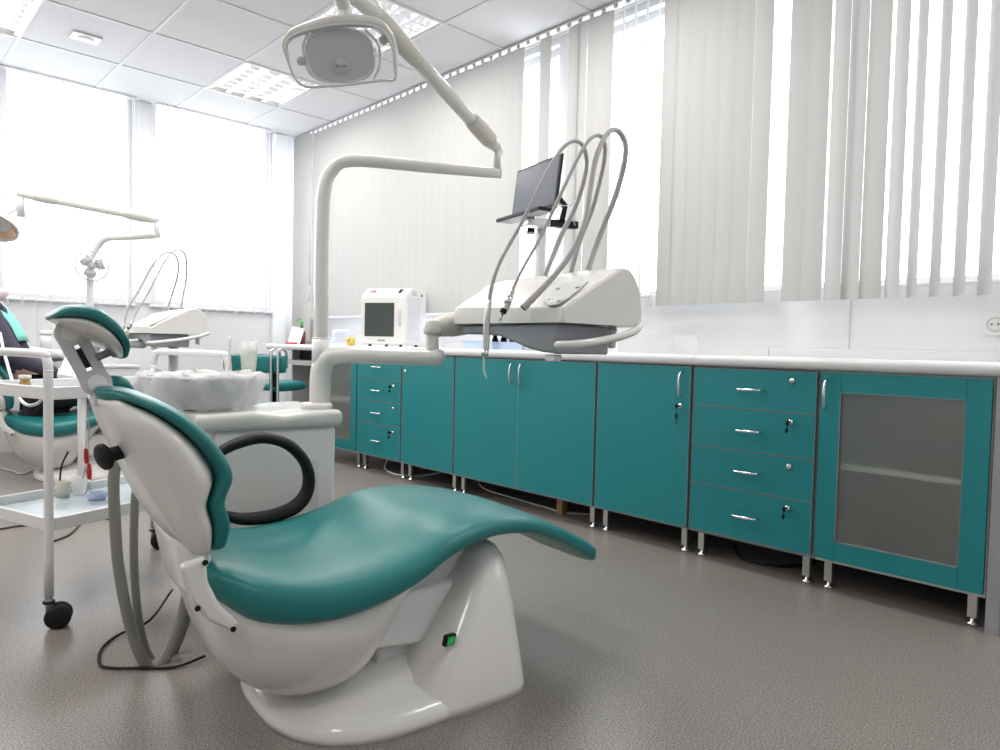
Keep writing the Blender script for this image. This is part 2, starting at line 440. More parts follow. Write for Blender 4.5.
seg(786, 825, .077, .083, D_(-5)); seg(828, 845, .077, .086, D_(24)); seg(846, 862, .077, .080, D_(18)); seg(864, 885, .075, .079, D_(-3))
seg(888, 905, .075, .086, D_(40))
seg(905, 1120, .076, .089, D_(52), .03)
seg(1122, 1500, .077, .086, D_(14), .05)
bl = thing('vertical_blind', 'long off-white vertical blind above the teal cabinets, some slats turned open', 'blind', (XB, 2.5, 1.0))
y = .3
while y < 5.4:
    box(sl, (XB-.028, y-.012, Zt-.012), (XB-.021, y+.010, Zt+.008)); y += .077
obj('slats', sl, 'slat', bl)
hr = bm_new(); box(hr, (XB-.02, -.3, Zt+.012), (XB+.02, YB-.06, H-.008), .003)
obj('headrail', hr, 'white2', bl)
cc = bm_new(); tube(cc, [(XB-.045, 5.30, 2.48), (XB-.045, 5.30, 1.25)], .004, 6, 1); lathe(cc, [(0, 1.12), (.012, 1.13), (.010, 1.24), (.004, 1.26)], (XB-.045, 5.30, 0), n=10)
obj('pull_cord', cc, 'lgrey', bl)
# closed fabric strip in the corner
for nm, (a, b), lab in (('a', (.78, 1.60), 'sheer white vertical blind over the left far window beside the lamp pole'),
                        ('b', (1.75, 2.64), 'sheer white vertical blind over the far window nearest the corner')):
    s2 = bm_new(); slats(a, b, .08, .08, D_(72), YB-.075, 1.0, H-.012, s2, .12, along='x')
    q = thing('vertical_blind', lab, 'blind', ((a+b)/2, YB-.07, 1.0), 'sheer blinds on the far wall')
    obj('slats', s2, 'sheer', q); obj('headrail', box(bm_new(), (a-.01, YB-.085, H-.014), (b+.01, YB-.06, H-.007), .003), 'white2', q)
s2 = bm_new(); slats(5.385, 5.585, .05, .088, D_(-40), XB-.02, .80, Zt+.01, s2, .05)
obj('corner_slats', s2, 'slat', bl)

# ---------------------------------------------------------------- ceiling luminaires
def luminaire(x0, y0, label):
    x1, y1 = x0+.543, y0+.657
    t = thing('ceiling_light', label, 'ceiling light', ((x0+x1)/2, (y0+y1)/2, H-.006), 'recessed louvre lights')
    f = bm_new(); e = .014
    for a, b in (((x0, y0), (x1, y0+e)), ((x0, y1-e), (x1, y1)), ((x0, y0+e), (x0+e, y1-e)), ((x1-e, y0+e), (x1, y1-e))):
        box(f, (*a, H-.007), (*b, H+.09))
    box(f, (x0, y0, H+.09), (x1, y1, H+.10)); obj('housing', f, 'white2', t)
    lv = bm_new(); n = 4; wx = (x1-x0-2*e)/n
    for k in range(n+1):
        xx = x0+e+wx*k
        prism(lv, [(xx-.016 if k else xx, y0+e, H-.002), (xx+.016 if k < n else xx, y0+e, H-.002), (xx+.002, y0+e, H+.05), (xx-.002 if k else xx, y0+e, H+.05)], (0, y1-y0-2*e, 0))
    ny = 7; wy = (y1-y0-2*e)/ny
    for k in range(1, ny):
        yy = y0+e+wy*k
        prism(lv, [(x0+e, yy-.009, H-.001), (x0+e, yy+.009, H-.001), (x0+e, yy+.001, H+.045), (x0+e, yy-.001, H+.045)], (x1-x0-2*e, 0, 0))
    obj('louvre', lv, 'mirror', t)
    for k in range(n):
        xx = x0+e+wx*(k+.5)
        tb = bm_new(); cyl(tb, (xx, y0+.03, H+.068), (xx, y1-.03, H+.068), .008, n=10); obj('tube', tb, 'tube', t)
    return t
labs = ['recessed louvre ceiling light above the far windows and behind the lamp head', 'recessed louvre ceiling light at the top centre, half behind the lamp head',
        'recessed louvre ceiling light at the top left corner']
l0 = luminaire(*LIT[0], labs[0])
for i, (x, y) in enumerate(LIT[1:]):
    dup(l0, (x-LIT[0][0], y-LIT[0][1], 0), labs[i+1] if i < 2 else 'recessed louvre ceiling light added outside the picture to give fill light')
for i, (x, y) in enumerate(LIT):
    area('luminaire_glow', (x+.27, y+.33, H-.012), (.5, .6), 12, (0, 0, 0), col=(1, .97, .92))  # area lamp under each louvre, the added unseen ones included
vv = thing('ceiling_vent', 'small square white speaker grille set in the ceiling tile at upper left', 'grille', (1.07, 4.72, H-.012))
obj('grille_frame', box(bm_new(), (1.0, 4.66, H-.012), (1.15, 4.78, H+.0), .004), 'white2', vv)
lt = bm_new(); lathe(lt, [(0, -.018), (.03, -.017), (.044, -.013), (.046, -.010)], (1.075, 4.72, H)); obj('round_grille', lt, 'lgrey', vv)
# ================================================================ CABINET ROW
XF = 2.374; ZB = .095; ZT = .728; CT = .771
def wirehandle(name, parent, a, b, outx=-.028, m='chrome'):
    a = V(a); b = V(b); d = (b-a).normalized(); o = V((outx, 0, 0)); n_ = .012
    h = bm_new(); tube(h, [a, a+o*.75+d*.004, a+o+d*.016, (a+b)/2+o*1.12, b+o-d*.016, b+o*.75-d*.004, b], [.0032, .0034, .0042, .0052, .0042, .0034, .0032], 8, 4)
    return obj(name, h, m, parent)
def lockset(parent, y, z, key):
    l = bm_new(); lathe(l, [(.0095, 0), (.0095, .004), (.007, .006), (0, .006)], (XF-.018, y, z), (-1, 0, 0), 16)
    k = obj('lock', l, 'chrome', parent)
    if key:
        q = bm_new(); box(q, (XF-.036, y-.0015, z-.003), (XF-.024, y+.0015, z+.003))
        lathe(q, [(0, -.002), (.009, -.002), (.009, .002), (0, .002)], (XF-.044, y, z), (0, 1, 0), 12)
        if key == 2:
            tube(q, [(XF-.046, y, z-.007), (XF-.044, y+.002, z-.022), (XF-.043, y, z-.032)], .0012, 5, 3)
            box(q, (XF-.046, y-.006, z-.048), (XF-.042, y+.006, z-.030), .002)
            box(q, (XF-.045, y-.0015, z-.072), (XF-.043, y+.0015, z-.048))
        else:
            lathe(q, [(0, -.002), (.008, -.002), (.008, .002), (0, .002)], (XF-.044, y+.002, z-.027), (0, 1, 0), 12)
            tube(q, [(XF-.044, y, z-.006), (XF-.043, y+.002, z-.02)], .0012, 5, 1)
        obj('key', q, 'blackp', k)
def legs(parent, y0, y1, insets=(.035, .035)):
    for yy in (y0+insets[0], y1-insets[1]):
        for xx in (XF+.035, XW-.08):
            l = bm_new(); box(l, (xx-.0125, yy-.0125, .022), (xx+.0125, yy+.0125, ZB), .002)
            g_ = obj('leg', l, 'steel', parent)
            f = bm_new(); lathe(f, [(0, 0), (.017, 0), (.017, .006), (.006, .010), (.006, .024)], (xx, yy, 0), n=14); obj('foot', f, 'chrome', g_)
def cabinet(label, y0, y1, kind, **k):
    """y0 nearer the camera"""
    e = .0015; y0 += e; y1 -= e
    t = thing('base_cabinet', label, 'cabinet', (XF+.3, (y0+y1)/2, 0), 'teal base cabinets')
    c = bm_new(); th = .016
    box(c, (XF, y0, ZB), (XW-.03, y0+th, ZT)); box(c, (XF, y1-th, ZB), (XW-.03, y1, ZT))
    box(c, (XF, y0+th, ZB), (XW-.03, y1-th, ZB+th)); box(c, (XF, y0+th, ZT-th), (XW-.03, y1-th, ZT))
    box(c, (XW-.04, y0+th, ZB+th), (XW-.03, y1-th, ZT-th))
    obj('carcass', c, 'grey_edge' if kind != 'glass' else 'carc', t)
    legs(t, y0, y1)
    g0, g1 = y0+.004, y1-.004; zb, zt = ZB+.012, ZT-.006
    def front(name, a, b, z0, z1, par=t):
        f = bm_new(); box(f, (XF-.018, a, z0), (XF-.0005, b, z1))
        ed = bm_new(); w_ = .0016
        p = obj(name, f, 'teal', par)
        for q in (((XF-.0185, a-w_, z0-w_), (XF-.001, a, z1+w_)), ((XF-.0185, b, z0-w_), (XF-.001, b+w_, z1+w_)), ((XF-.0185, a, z0-w_), (XF-.001, b, z0)), ((XF-.0185, a, z1), (XF-.001, b, z1+w_))): box(ed, *q)
        obj('edge_strip', ed, 'edge2', p); return p
    if kind == 'drawers':
        zs = k['zs']; zz = [zb]+list(zs)+[zt]
        for i in range(len(zz)-1):
            p = front('drawer', g0+.004, g1-.004, zz[i]+.0025, zz[i+1]-.0025)
            zm = (zz[i]+zz[i+1])/2; ym = (g0+g1)/2
            wirehandle('handle', p, (XF-.018, ym-.048, zm), (XF-.018, ym+.048, zm))
            yy = g0+(.125 if k.get('yl') is None else k['yl'])
            lockset(p, yy, zz[i+1]-.032, k['keys'][i])
    elif kind in ('door', 'double', 'blank'):
        n = 2 if kind == 'double' else 1
        for i in range(n):
            a = g0+(g1-g0)*i/n+.002; b = g0+(g1-g0)*(i+1)/n-.002
            p = front('door', a, b, zb, zt)
            hy = (b-.030 if i == 0 else a+.030) if n == 2 else a+.032
            if kind != 'blank': wirehandle('handle', p, (XF-.018, hy, zt-.018), (XF-.018, hy, zt-.115))
            if k.get('key'): lockset(p, a+.040, zt-.150, 2)
            if kind == 'blank': lockset(p, b-.03, zt-.09, 0)
    elif kind == 'glass':
        p = thing('door', None, None, (XF, y0, ZB)); p.parent = t; p.location = V(p['_b'])-V(t['_b'])
        a, b = g0, g1; s = .062; s2 = .105
        if k.get('hinge_right', True): sa, sb = .060, .062
        fr = bm_new(); x0_, x1_ = XF-.018, XF-.0005
        box(fr, (x0_, a, zb), (x1_, a+s, zt)); box(fr, (x0_, b-s, zb), (x1_, b, zt))
        box(fr, (x0_, a+s+.001, zb), (x1_, b-s-.001, zb+s)); box(fr, (x0_, a+s+.001, zt-s), (x1_, b-s-.001, zt))
        def rel(o): return o
        o1 = obj('door_frame', fr, 'teal', p)
        ed = bm_new(); w_ = .003
        for q in (((x0_-.001, a+s, zb+s), (x1_, a+s+w_, zt-s)), ((x0_-.001, b-s-w_, zb+s), (x1_, b-s, zt-s)), ((x0_-.001, a+s, zb+s), (x1_, b-s, zb+s+w_)), ((x0_-.001, a+s, zt-s-w_), (x1_, b-s, zt-s))): box(ed, *q)
        obj('edge_strip', ed, 'edge2', p)
        obj('frosted_pane', box(bm_new(), (XF-.012, a+s+w_, zb+s+w_), (XF-.008, b-s-w_, zt-s-w_)), 'frosted', p)
        if k.get('handle', True): wirehandle('handle', p, (XF-.018, b-.022, zt-.022), (XF-.018, b-.022, zt-.118))
        obj('shelf', box(bm_new(), (XF+.03, y0+th, (ZB+ZT)/2-.008), (XW-.045, y1-th, (ZB+ZT)/2+.010)), 'carc2', t)
    return t
M['carc'] = mat('cabinet_interior', (.66, .66, .64), .6); M['carc2'] = mat('cabinet_shelf', (.75, .75, .74), .5)
M['edge2'] = mat('grey_edging', (.20, .23, .24), .4)
Y = [.460, .943, 1.417, 1.877, 2.824, 3.300, 3.777, 4.30]
cab1 = cabinet('teal base cabinet with a framed frosted glass door at the right end', Y[0], Y[1], 'glass')
cabinet('teal base cabinet of four drawers with keys, beside the frosted glass cabinet at right', Y[1], Y[2], 'drawers', zs=(.285, .428, .580), keys=(1, 0, 1, 0), yl=.085)
cabinet('teal base cabinet with one door and a hanging key, left of the four drawers', Y[2], Y[3], 'door', key=True)
cabinet('wide teal base cabinet with two doors behind the instrument console', Y[3], Y[4], 'double')
cabinet('teal base cabinet with a plain door without handle, behind the white support arm', Y[4], Y[5]+.0, 'blank')
cabinet('narrow teal base cabinet of drawers below the countertop oven, farther back', Y[5], Y[6], 'drawers', zs=(.300, .440, .570), keys=(1, 0, 1, 0), yl=.075)
cabinet('teal base cabinet with frosted glass door at the far end, beside the desk', Y[6], Y[7], 'glass', handle=False)
# things dimly seen in the near glass cabinet
o = thing('storage_box', 'dark box on the upper shelf behind the frosted glass at right', 'box', (2.55, .64, .422))
obj('box_body', box(bm_new(), (2.43, .56, .4215), (2.60, .73, .52), .004), 'dark', o); obj('box_lid', box(bm_new(), (2.425, .555, .5201), (2.605, .735, .535), .003), 'dark', o)
o = bm_new(); lathe(o, [(0, 0), (.07, 0), (.085, .10), (.08, .12), (.045, .13), (.04, .15), (0, .15)], (2.50, .74, ZB+.0162), n=24)
tag(obj('jar', o, 'dark'), 'dark round jar behind the frosted glass on the cabinet bottom', 'jar')
# end panel
tag(obj('end_panel', box(bm_new(), (XF-.015, .424, .0), (XW-.005, .457, ZT+.001), .001), 'grey_edge'), 'grey upright end panel closing the cabinet row at the right', 'panel')
def counter(y0, y1, name, label, x0=XF-.028):
    t = thing(name, label, 'countertop' if name == 'countertop' else 'desk', (XF+.3, (y0+y1)/2, ZT))
    b = bm_new(); r = .018; pr = []
    zt_ = CT-.002; zb_ = ZT+.001
    for a in range(0, 7): q = PI/2+a/6*PI/2; pr.append((x0+r+r*math.cos(q), zt_-r+r*math.sin(q)))
    for a in range(0, 7): q = PI+a/6*PI/2; pr.append((x0+r+r*math.cos(q), zb_+r+r*math.sin(q)))
    pr += [(XW-.016, zb_), (XW-.016, zt_)]
    prism(b, [(p[0], y0, p[1]) for p in pr], (0, y1-y0, 0)); obj('worktop', b, 'counter', t)
    obj('upstand', box(bm_new(), (XW-.015, y0, zb_), (XW-.001, y1, .803), .003), 'counter', t); return t
counter(.38, 1.4065, 'countertop', 'white countertop segment over the glass cabinet and four drawers at right')
counter(1.4085, 4.30, 'countertop', 'long white countertop over the teal cabinets, carrying the oven')
dk = counter(4.303, 5.01, 'desk', 'white desk at the far end of the countertop with dark keyboard shelf', XF-.04)
obj('side_panel', box(bm_new(), (XF+.14, 4.94, .0), (XW-.062, 4.955, ZT)), 'lgrey', dk)
obj('back_panel', box(bm_new(), (XW-.06, 4.32, .0), (XW-.045, 4.939, ZT)), 'lgrey', dk)
obj('keyboard_shelf', box(bm_new(), (XF+.03, 4.33, .622), (XW-.10, 4.938, .637)), 'lgrey', dk)
obj('apron', box(bm_new(), (XF+.20, 4.33, .638), (XF+.215, 4.938, ZT)), 'dark', dk)
kb = thing('keyboard', 'pale keyboard on the pull-out shelf under the desk', 'keyboard', (XF+.1, 4.62, .638))
obj('keyboard_body', box(bm_new(), (XF+.05, 4.45, .6375), (XF+.17, 4.85, .652), .004), 'paper', kb)
kk = bm_new()
for i in range(4):
    for q in range(14): box(kk, (XF+.062+i*.026, 4.462+q*.027, .6525), (XF+.082+i*.026, 4.483+q*.027, .656))
obj('keys', kk, 'lgrey', kb)
# cables and block under the cabinets
cb = bm_new(); tube(cb, [(2.50, 3.60, .10), (2.47, 3.62, .03), (2.44, 3.55, .008), (2.43, 3.40, .006), (2.55, 3.30, .006), (2.7, 3.2, .05)], .005, 6)
tag(obj('cable', cb, 'white2'), 'white cable looping under the narrow drawer cabinet', 'cable')
cb = bm_new(); tube(cb, [(2.60, 2.9, .09), (2.50, 2.75, .03), (2.52, 2.55, .007), (2.50, 2.3, .006), (2.49, 2.16, .006), (2.56, 2.05, .006)], .004, 6)
tag(obj('cable', cb, 'white2'), 'white cable on the floor under the two-door cabinet', 'cable')
cb = bm_new(); tube(cb, [(2.62, 1.36, .006), (2.50, 1.28, .006), (2.46, 1.20, .006), (2.50, 1.10, .006), (2.62, 1.04, .006)], .005, 6)
tag(obj('cable', cb, 'black'), 'dark cable lying under the four-drawer cabinet', 'cable')
tag(obj('wood_block', box(bm_new(), (2.455, 2.14, .0), (2.49, 2.175, ZB), .002), 'wood'), 'small brown wooden prop under the two-door cabinet', 'block')
# wall socket
sk = thing('wall_socket', 'white power socket on the wall at the right edge above the counter', 'socket', (XW-.01, .60, .86))
obj('socket_plate', box(bm_new(), (XW-.010, .545, .862), (XW-.0005, .625, .942), .003), 'white2', sk)
s_ = bm_new(); lathe(s_, [(.026, 0), (.026, .004), (.022, .004), (.020, -.004), (0, -.004)], (XW-.0105, .588, .902), (-1, 0, 0), 24); ss = obj('socket_ring', s_, 'lgrey', sk)
s_ = bm_new()
for dy in (-.0095, .0095): cyl(s_, (XW-.014, .588+dy, .902), (XW-.010, .588+dy, .902), .003, n=10)
obj('pin_hole', s_, 'black', ss)

# ================================================================ COUNTERTOP OBJECTS
# oven: built along its own axes (e: along the front, g: depth) and turned towards the room
OL = at(360, 346, x=2.45); oe = V((.44, -.91, 0)).normalized(); og = V((.91, .44, 0)).normalized()
ov = thing('countertop_oven', 'white countertop drying oven with dark glass door and notice on its side', 'oven', (OL.x+.2, OL.y, CT))
OW, OD, oz1, oz2 = .325, .29, 1.085, 1.142
def O(e_, g_, z): return V((OL.x, OL.y, 0))+oe*e_+og*g_+V((0, 0, z))
def obox(bm, e0, e1, g0, g1, z0, z1, bev=0): return prism(bm, [O(e0, g0, z0), O(e1, g0, z0), O(e1, g1, z0), O(e0, g1, z0)], (0, 0, z1-z0), bev)
bd = bm_new(); prism(bd, [O(0, .018, CT+.012), O(0, OD, CT+.012), O(0, OD, oz2), O(0, .085, oz2+.004), O(0, .012, oz1+.010)], oe*OW, .004); obj('oven_body', bd, 'white2', ov)
obj('oven_door', obox(bm_new(), .004, OW-.004, 0, .0175, CT+.014, oz1, .004), 'white2', ov)
obj('door_window', obox(bm_new(), OW*.10, OW*.76, -.002, -.0002, CT+.062, oz1-.038, .0008), 'ovenglass', ov)
hd = bm_new(); tube(hd, [O(OW*.89, 0, oz1-.09), O(OW*.89, -.014, oz1-.10), O(OW*.89, -.016, oz1-.165), O(OW*.89, 0, oz1-.18)], .006, 8); obj('handle', hd, 'lgrey', ov)
e1 = V((0, 0, 0))+O(0, .012, oz1+.010); e2 = O(0, .085, oz2+.004); nn = (e2-e1).cross(oe).normalized(); nn = nn if nn.z > 0 else -nn; nn = nn*.0025
def OP(u, v, k=.2): return e1.lerp(e2, u)+oe*(OW*v)+nn*k
cp = obj('control_panel', prism(bm_new(), [OP(.18, .06), OP(.18, .88), OP(.9, .88), OP(.9, .06)], nn), 'lgrey', ov)
obj('red_logo', prism(bm_new(), [OP(.35, .14, 1.25), OP(.35, .27, 1.25), OP(.62, .27, 1.25), OP(.62, .14, 1.25)], nn*.3), 'red', cp)
obj('switch', prism(bm_new(), [OP(.3, .78, 1.25), OP(.3, .85, 1.25), OP(.75, .85, 1.25), OP(.75, .78, 1.25)], nn*.8), 'blackp', cp)
nt_ = obj('side_notice', obox(bm_new(), OW+.0002, OW+.002, .03, .20, CT+.04, oz1-.0), 'paper', ov)
ln = bm_new()
for i in range(10): obox(ln, OW+.0021, OW+.0026, .045+.008*(i % 3), .11+.02*(i % 4), CT+.085+i*.018, CT+.089+i*.018)
obj('notice_lines', ln, 'lgrey', nt_)
obj('rating_label', obox(bm_new(), OW+.0002, OW+.0015, .09, .15, oz1+.012, oz1+.042), 'lgrey', ov)
kn = bm_new(); lathe(kn, [(0, .006), (.007, .005), (.008, 0)], O(OW, .22, oz1+.022), oe, 12); obj('screw_cap', kn, 'black', ov)
for a_, b_ in ((.05, .04), (OW-.05, .04), (.05, OD-.04), (OW-.05, OD-.04)):
    f = bm_new(); cyl(f, O(a_, b_, CT-.0015), O(a_, b_, CT+.0125), .010); obj('foot', f, 'blackp', ov)
mk = bm_new()
for i in range(4): obox(mk, OW*.40+.014*i, OW*.40+.014*i+.009, -.0012, -.0002, CT+.030, CT+.044)
obj('maker_mark', mk, 'inkg', ov)
# boxes and papers left of the oven
def smallbox(name, label, cat, px0, px1, x, z1, dep, m, parts=()):
    b_ = at(px0, 343, x=x).y; a_ = at(px1, 343, x=x).y
    t = thing(name, label, cat, (x+dep/2, (a_+b_)/2, CT)); obj('box_body', box(bm_new(), (x, a_, CT-.001), (x+dep, b_, z1), .002), m, t); return t, a_, b_
t, a_, b_ = smallbox('carton', 'white and blue printed carton standing left of the countertop oven', 'carton', 332, 348, 2.66, .885, .08, 'paper')
pb = bm_new()
for i in range(6): box(pb, (2.6585, a_+.015, .795+i*.013), (2.6597, b_-.02-.02*(i % 3), .799+i*.013))
obj('printing', pb, 'print', t)
t, a_, b_ = smallbox('carton', 'low white carton on the countertop just behind the lamp pole', 'carton', 318, 331, 2.78, .83, .1, 'blue')
o = bm_new(); c_ = at(353, 340, x=2.50); lathe(o, [(.016, -.012), (.030, -.012), (.030, .012), (.016, .012), (.016, -.012)], (2.50, c_.y+.03, CT+.028), (1, .3, 0), 24)
tag(obj('tape_roll', o, 'yellow'), 'small yellow tape roll standing left of the oven', 'tape')
# desk items
o = thing('paper_holder', 'white paper sheets leaning in a holder on the desk end', 'papers', at(292, 342, x=2.48)*1); o.location.z = CT; yb_ = at(287, 340, x=2.48).y; ya_ = at(299, 340, x=2.48).y; o['_b'] = tuple(o.location)
obj('sheet', prism(bm_new(), [(2.48, ya_, CT-.001), (2.48, yb_, CT-.001), (2.52, yb_, CT+.135), (2.52, ya_, CT+.115)], (.006, 0, 0)), 'paper', o)
obj('red_edge', box(bm_new(), (2.465, ya_+.02, CT-.001), (2.475, yb_-.01, CT+.012)), 'red', o)
o = thing('bottle', 'dark bottle with green cap on the desk beside the lamp pole', 'bottle', (2.55, at(302, 340, x=2.55).y, CT))
yy = at(301.5, 340, x=2.55).y; b1 = bm_new(); lathe(b1, [(0, 0), (.028, 0), (.03, .01), (.03, .09), (.012, .12), (.011, .14), (0, .14)], (2.55, yy, CT-.001)); obj('bottle_body', b1, mat('dark_red_glass', (.12, .02, .02), .15), o)
b1 = bm_new(); lathe(b1, [(.013, .141), (.014, .165), (.008, .175), (0, .175)], (2.55, yy, CT)); tube(b1, [(2.55, yy, CT+.17), (2.54, yy+.02, CT+.19), (2.53, yy+.035, CT+.17)], .004, 6); obj('cap', b1, mat('green_plastic', (.03, .35, .06), .4), o)
# trays behind the console
def tray(label, px0, px1, x, h, m, dep=.2):
    b_ = at(px0, 347, x=x).y; a_ = at(px1, 347, x=x).y
    o = thing('plastic_tray', label, 'tray', (x+dep/2, (a_+b_)/2, CT))
    s = bm_new(); w_ = .004; z0 = CT-.001; z1 = z0+h; x1 = x+dep
    box(s, (x, a_, z0), (x1, b_, z0+w_)); box(s, (x, a_, z0+w_), (x+w_, b_, z1)); box(s, (x1-w_, a_, z0+w_), (x1, b_, z1)); box(s, (x+w_, a_, z0+w_), (x1-w_, a_+w_, z1)); box(s, (x+w_, b_-w_, z0+w_), (x1-w_, b_, z1))
    obj('tray_shell', s, m, o); r_ = bm_new()
    box(r_, (x-.006, a_-.006, z1-.004), (x, b_+.006, z1)); box(r_, (x1, a_-.006, z1-.004), (x1+.006, b_+.006, z1)); box(r_, (x, a_-.006, z1-.004), (x1, a_, z1)); box(r_, (x, b_, z1-.004), (x1, b_+.006, z1)); obj('rim', r_, m, o)
    return o
tray('pale blue plastic tray on the countertop behind the instrument console', 462, 492, 2.52, .045, 'blue')
tray('second pale blue plastic tray on the countertop, right of the first behind the console', 496, 522, 2.56, .05, 'blue')
tray('translucent plastic box on the countertop right of the instrument console', 618, 672, 2.62, .085, 'clear', .2)
def ringloft(bm, rings, smooth=True, caps=True):
    R = [[bm.verts.new(V(p)) for p in r] for r in rings]; n = len(R[0])
    for A, B in zip(R, R[1:]):
        for k in range(n):
            f = bm.faces.new((A[k], A[(k+1) % n], B[(k+1) % n], B[k])); f.smooth = smooth
    if caps:
        bm.faces.new(R[0][::-1]); bm.faces.new(R[-1])
    bmesh.ops.recalc_face_normals(bm, faces=bm.faces[:]); return bm
def onplane(px, py, p0, nrm):
    R = fw+rt*((px-500)/F)-up*((py-375)/F); return EYE+R*((V(p0)-EYE).dot(nrm)/R.dot(nrm))
# ================================================================ DENTAL CHAIR
def make_chair(label):
    t = thing('dental_chair', label, 'dental chair', tuple(CO), 'dental chairs')
    Zv = V((0, 0, 1))
    def st(s, zt_, th, wn, e=2.8, tilt=0, k=0):
        u = CN*wn; v = (Zv*math.cos(tilt)-CD*math.sin(tilt))*(th/2)
        return (W(s, 0, zt_-th/2), u, v, e, k)
    # seat and leg rest cushion
    rows = [(-.355, .372, .085, .185, 3.0), (-.30, .362, .112, .235, 3.2), (-.20, .346, .112, .262, 3.2), (-.10, .350, .108, .272, 3.1), (.0, .372, .100, .272, 3.0),
            (.08, .398, .085, .264, 3.0), (.16, .408, .072, .250, 3.0), (.25, .403, .064, .232, 3.0), (.35, .382, .058, .212, 3.0), (.45, .342, .056, .190, 3.2),
            (.54, .299, .056, .166, 3.4), (.615, .258, .054, .148, 3.8)]
    b = bm_new(); loft(b, [st(r[0], r[1], r[2], r[3], r[4], k=0.0) for r in rows], n=48, cap=(.045, .016)); obj('seat_cushion', b, 'vinyl', t)
    # shell below the seat
    rows = [(-.375, .340, .10, .12), (-.345, .330, .170, .16), (-.29, .318, .226, .20), (-.22, .30, .248, .222), (-.14, .295, .252, .228), (-.075, .30, .234, .228), (-.03, .31, .165, .222), (.02, .325, .10, .21), (.09, .345, .05, .19)]
    b = bm_new(); loft(b, [st(r[0], r[1], r[2], r[3], 2.7, k=.22) for r in rows], n=44, cap=(.03, .01)); obj('seat_shell', b, 'white', t)
    # lifting mechanism housing
    b = bm_new(); A = [loc(396, 597, -.15), loc(500, 567, -.15), loc(452, 640, -.15), loc(365, 652, -.15)]
    prism(b, [W(q.x, -.15, q.z) for q in A], CN*.30, .012, 3); obj('lift_housing', b, 'white2', t)
    b = bm_new(); prism(b, [W(-.02, -.125, .17), W(.10, -.125, .285), W(.23, -.125, .31), W(.22, -.125, .05), W(-.02, -.125, .05)], CN*.25, .01, 2); obj('inner_column', b, 'lgrey', t)
    # base plate, domed
    b = bm_new(); rings = []
    for zz, f, sh in ((0, 1, 0), (.012, 1.0, 0), (.026, .985, 0), (.038, .94, .005), (.046, .86, .01), (.056, .70, .02), (.078, .52, .04), (.10, .40, .06), (.105, .30, .06)):
        r = []
        for k in range(56):
            a = 2*PI*k/56; ca, sa = math.cos(a), math.sin(a); e = 2.6
            r.append(W(.01+sh+.325*f*math.copysign(abs(ca)**(2/e), ca)*(.80 if ca < 0 else .94), .0+.278*f*math.copysign(abs(sa)**(2/e), sa), zz))
        rings.append(r)
    ringloft(b, rings); obj('base_plate', b, 'white', t)
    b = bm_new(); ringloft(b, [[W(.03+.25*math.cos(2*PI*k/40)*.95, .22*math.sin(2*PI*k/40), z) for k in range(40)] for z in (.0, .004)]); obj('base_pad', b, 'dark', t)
    # rear column cover: rounded upright with sloping front edge
    b = bm_new(); rings = []
    for zz, s0, s1, hw, e in ((0, .0, .318, .281, 5), (.02, .01, .318, .279, 5), (.08, .045, .316, .262, 4.6), (.14, .085, .314, .244, 4.2), (.20, .125, .312, .224, 3.8), (.25, .158, .310, .206, 3.4), (.285, .182, .306, .19, 3.0), (.305, .20, .298, .168, 2.8), (.318, .222, .284, .12, 2.4), (.322, .245, .265, .05, 2.2)):
        c_, h_ = (s0+s1)/2, (s1-s0)/2
        r = []
        for k in range(56):
            a = 2*PI*k/56; ca, sa = math.cos(a), math.sin(a)
            r.append(W(c_+h_*math.copysign(abs(ca)**(2/e), ca), hw*math.copysign(abs(sa)**(2/e), sa), zz))
        rings.append(r)
    ringloft(b, rings); obj('column_cover', b, 'white', t)
    q = loc(448, 639, -.228); n_ = (CN*-1+Zv*.15-CD*.25).normalized()
    b = bm_new(); c0 = W(q.x, -.226, q.z); r_ = CD*1; u_ = (Zv-CD*-.25).normalized()
    prism(b, [c0-r_*.012-u_*.011, c0+r_*.012-u_*.011, c0+r_*.012+u_*.011, c0-r_*.012+u_*.011], -CN*.012); sw = obj('switch_frame', b, 'blackp', t)
    b = bm_new(); c1 = c0-CN*.0125; prism(b, [c1-r_*.008-u_*.008, c1+r_*.008-u_*.008, c1+r_*.008+u_*.008, c1-r_*.008+u_*.008], -CN*.002); obj('green_switch', b, 'green', sw)
    # backrest: cushion in front, shell behind
    Fp = [(-.338, .410), (-.338, .450), (-.350, .492), (-.340, .540), (-.362, .590), (-.402, .638), (-.450, .672), (-.500, .692)]
    Cp = [(-.378, .405), (-.378, .450), (-.387, .494), (-.375, .540), (-.394, .580), (-.426, .618), (-.470, .652), (-.512, .672)]
    Bp = [(-.412, .392), (-.438, .424), (-.462, .462), (-.484, .510), (-.505, .560), (-.525, .605), (-.538, .636), (-.543, .660)]
    Wd = [.170, .193, .200, .212, .212, .205, .185, .150]
    b = bm_new(); s_ = []
    for f, c, w_ in zip(Fp, Cp, Wd):
        a_ = W(f[0], 0, f[1]); c_ = W(c[0]-.006, 0, c[1]); s_.append(((a_+c_)/2, CN*(w_+.006), (a_-c_)/2, 3.0))
    # curl over the top
    s_.append((W(-.532, 0, .682), CN*.125, (CD*-.45+Zv*.9).normalized()*.017, 2.8)); 
    loft(b, s_, n=44, cap=(.02, .018)); obj('backrest_cushion', b, 'vinyl', t)
    b = bm_new(); s_ = []
    for c, k, w_ in zip(Cp, Bp, Wd):
        a_ = W(c[0]+.012, 0, c[1]); c_ = W(k[0], 0, k[1]); s_.append(((a_+c_)/2, CN*(w_*.98), (a_-c_)/2, 2.7, .18))
    s_ = s_[0:]
    loft(b, s_, n=44, cap=(.015, .02)); obj('backrest_shell', b, 'white', t)
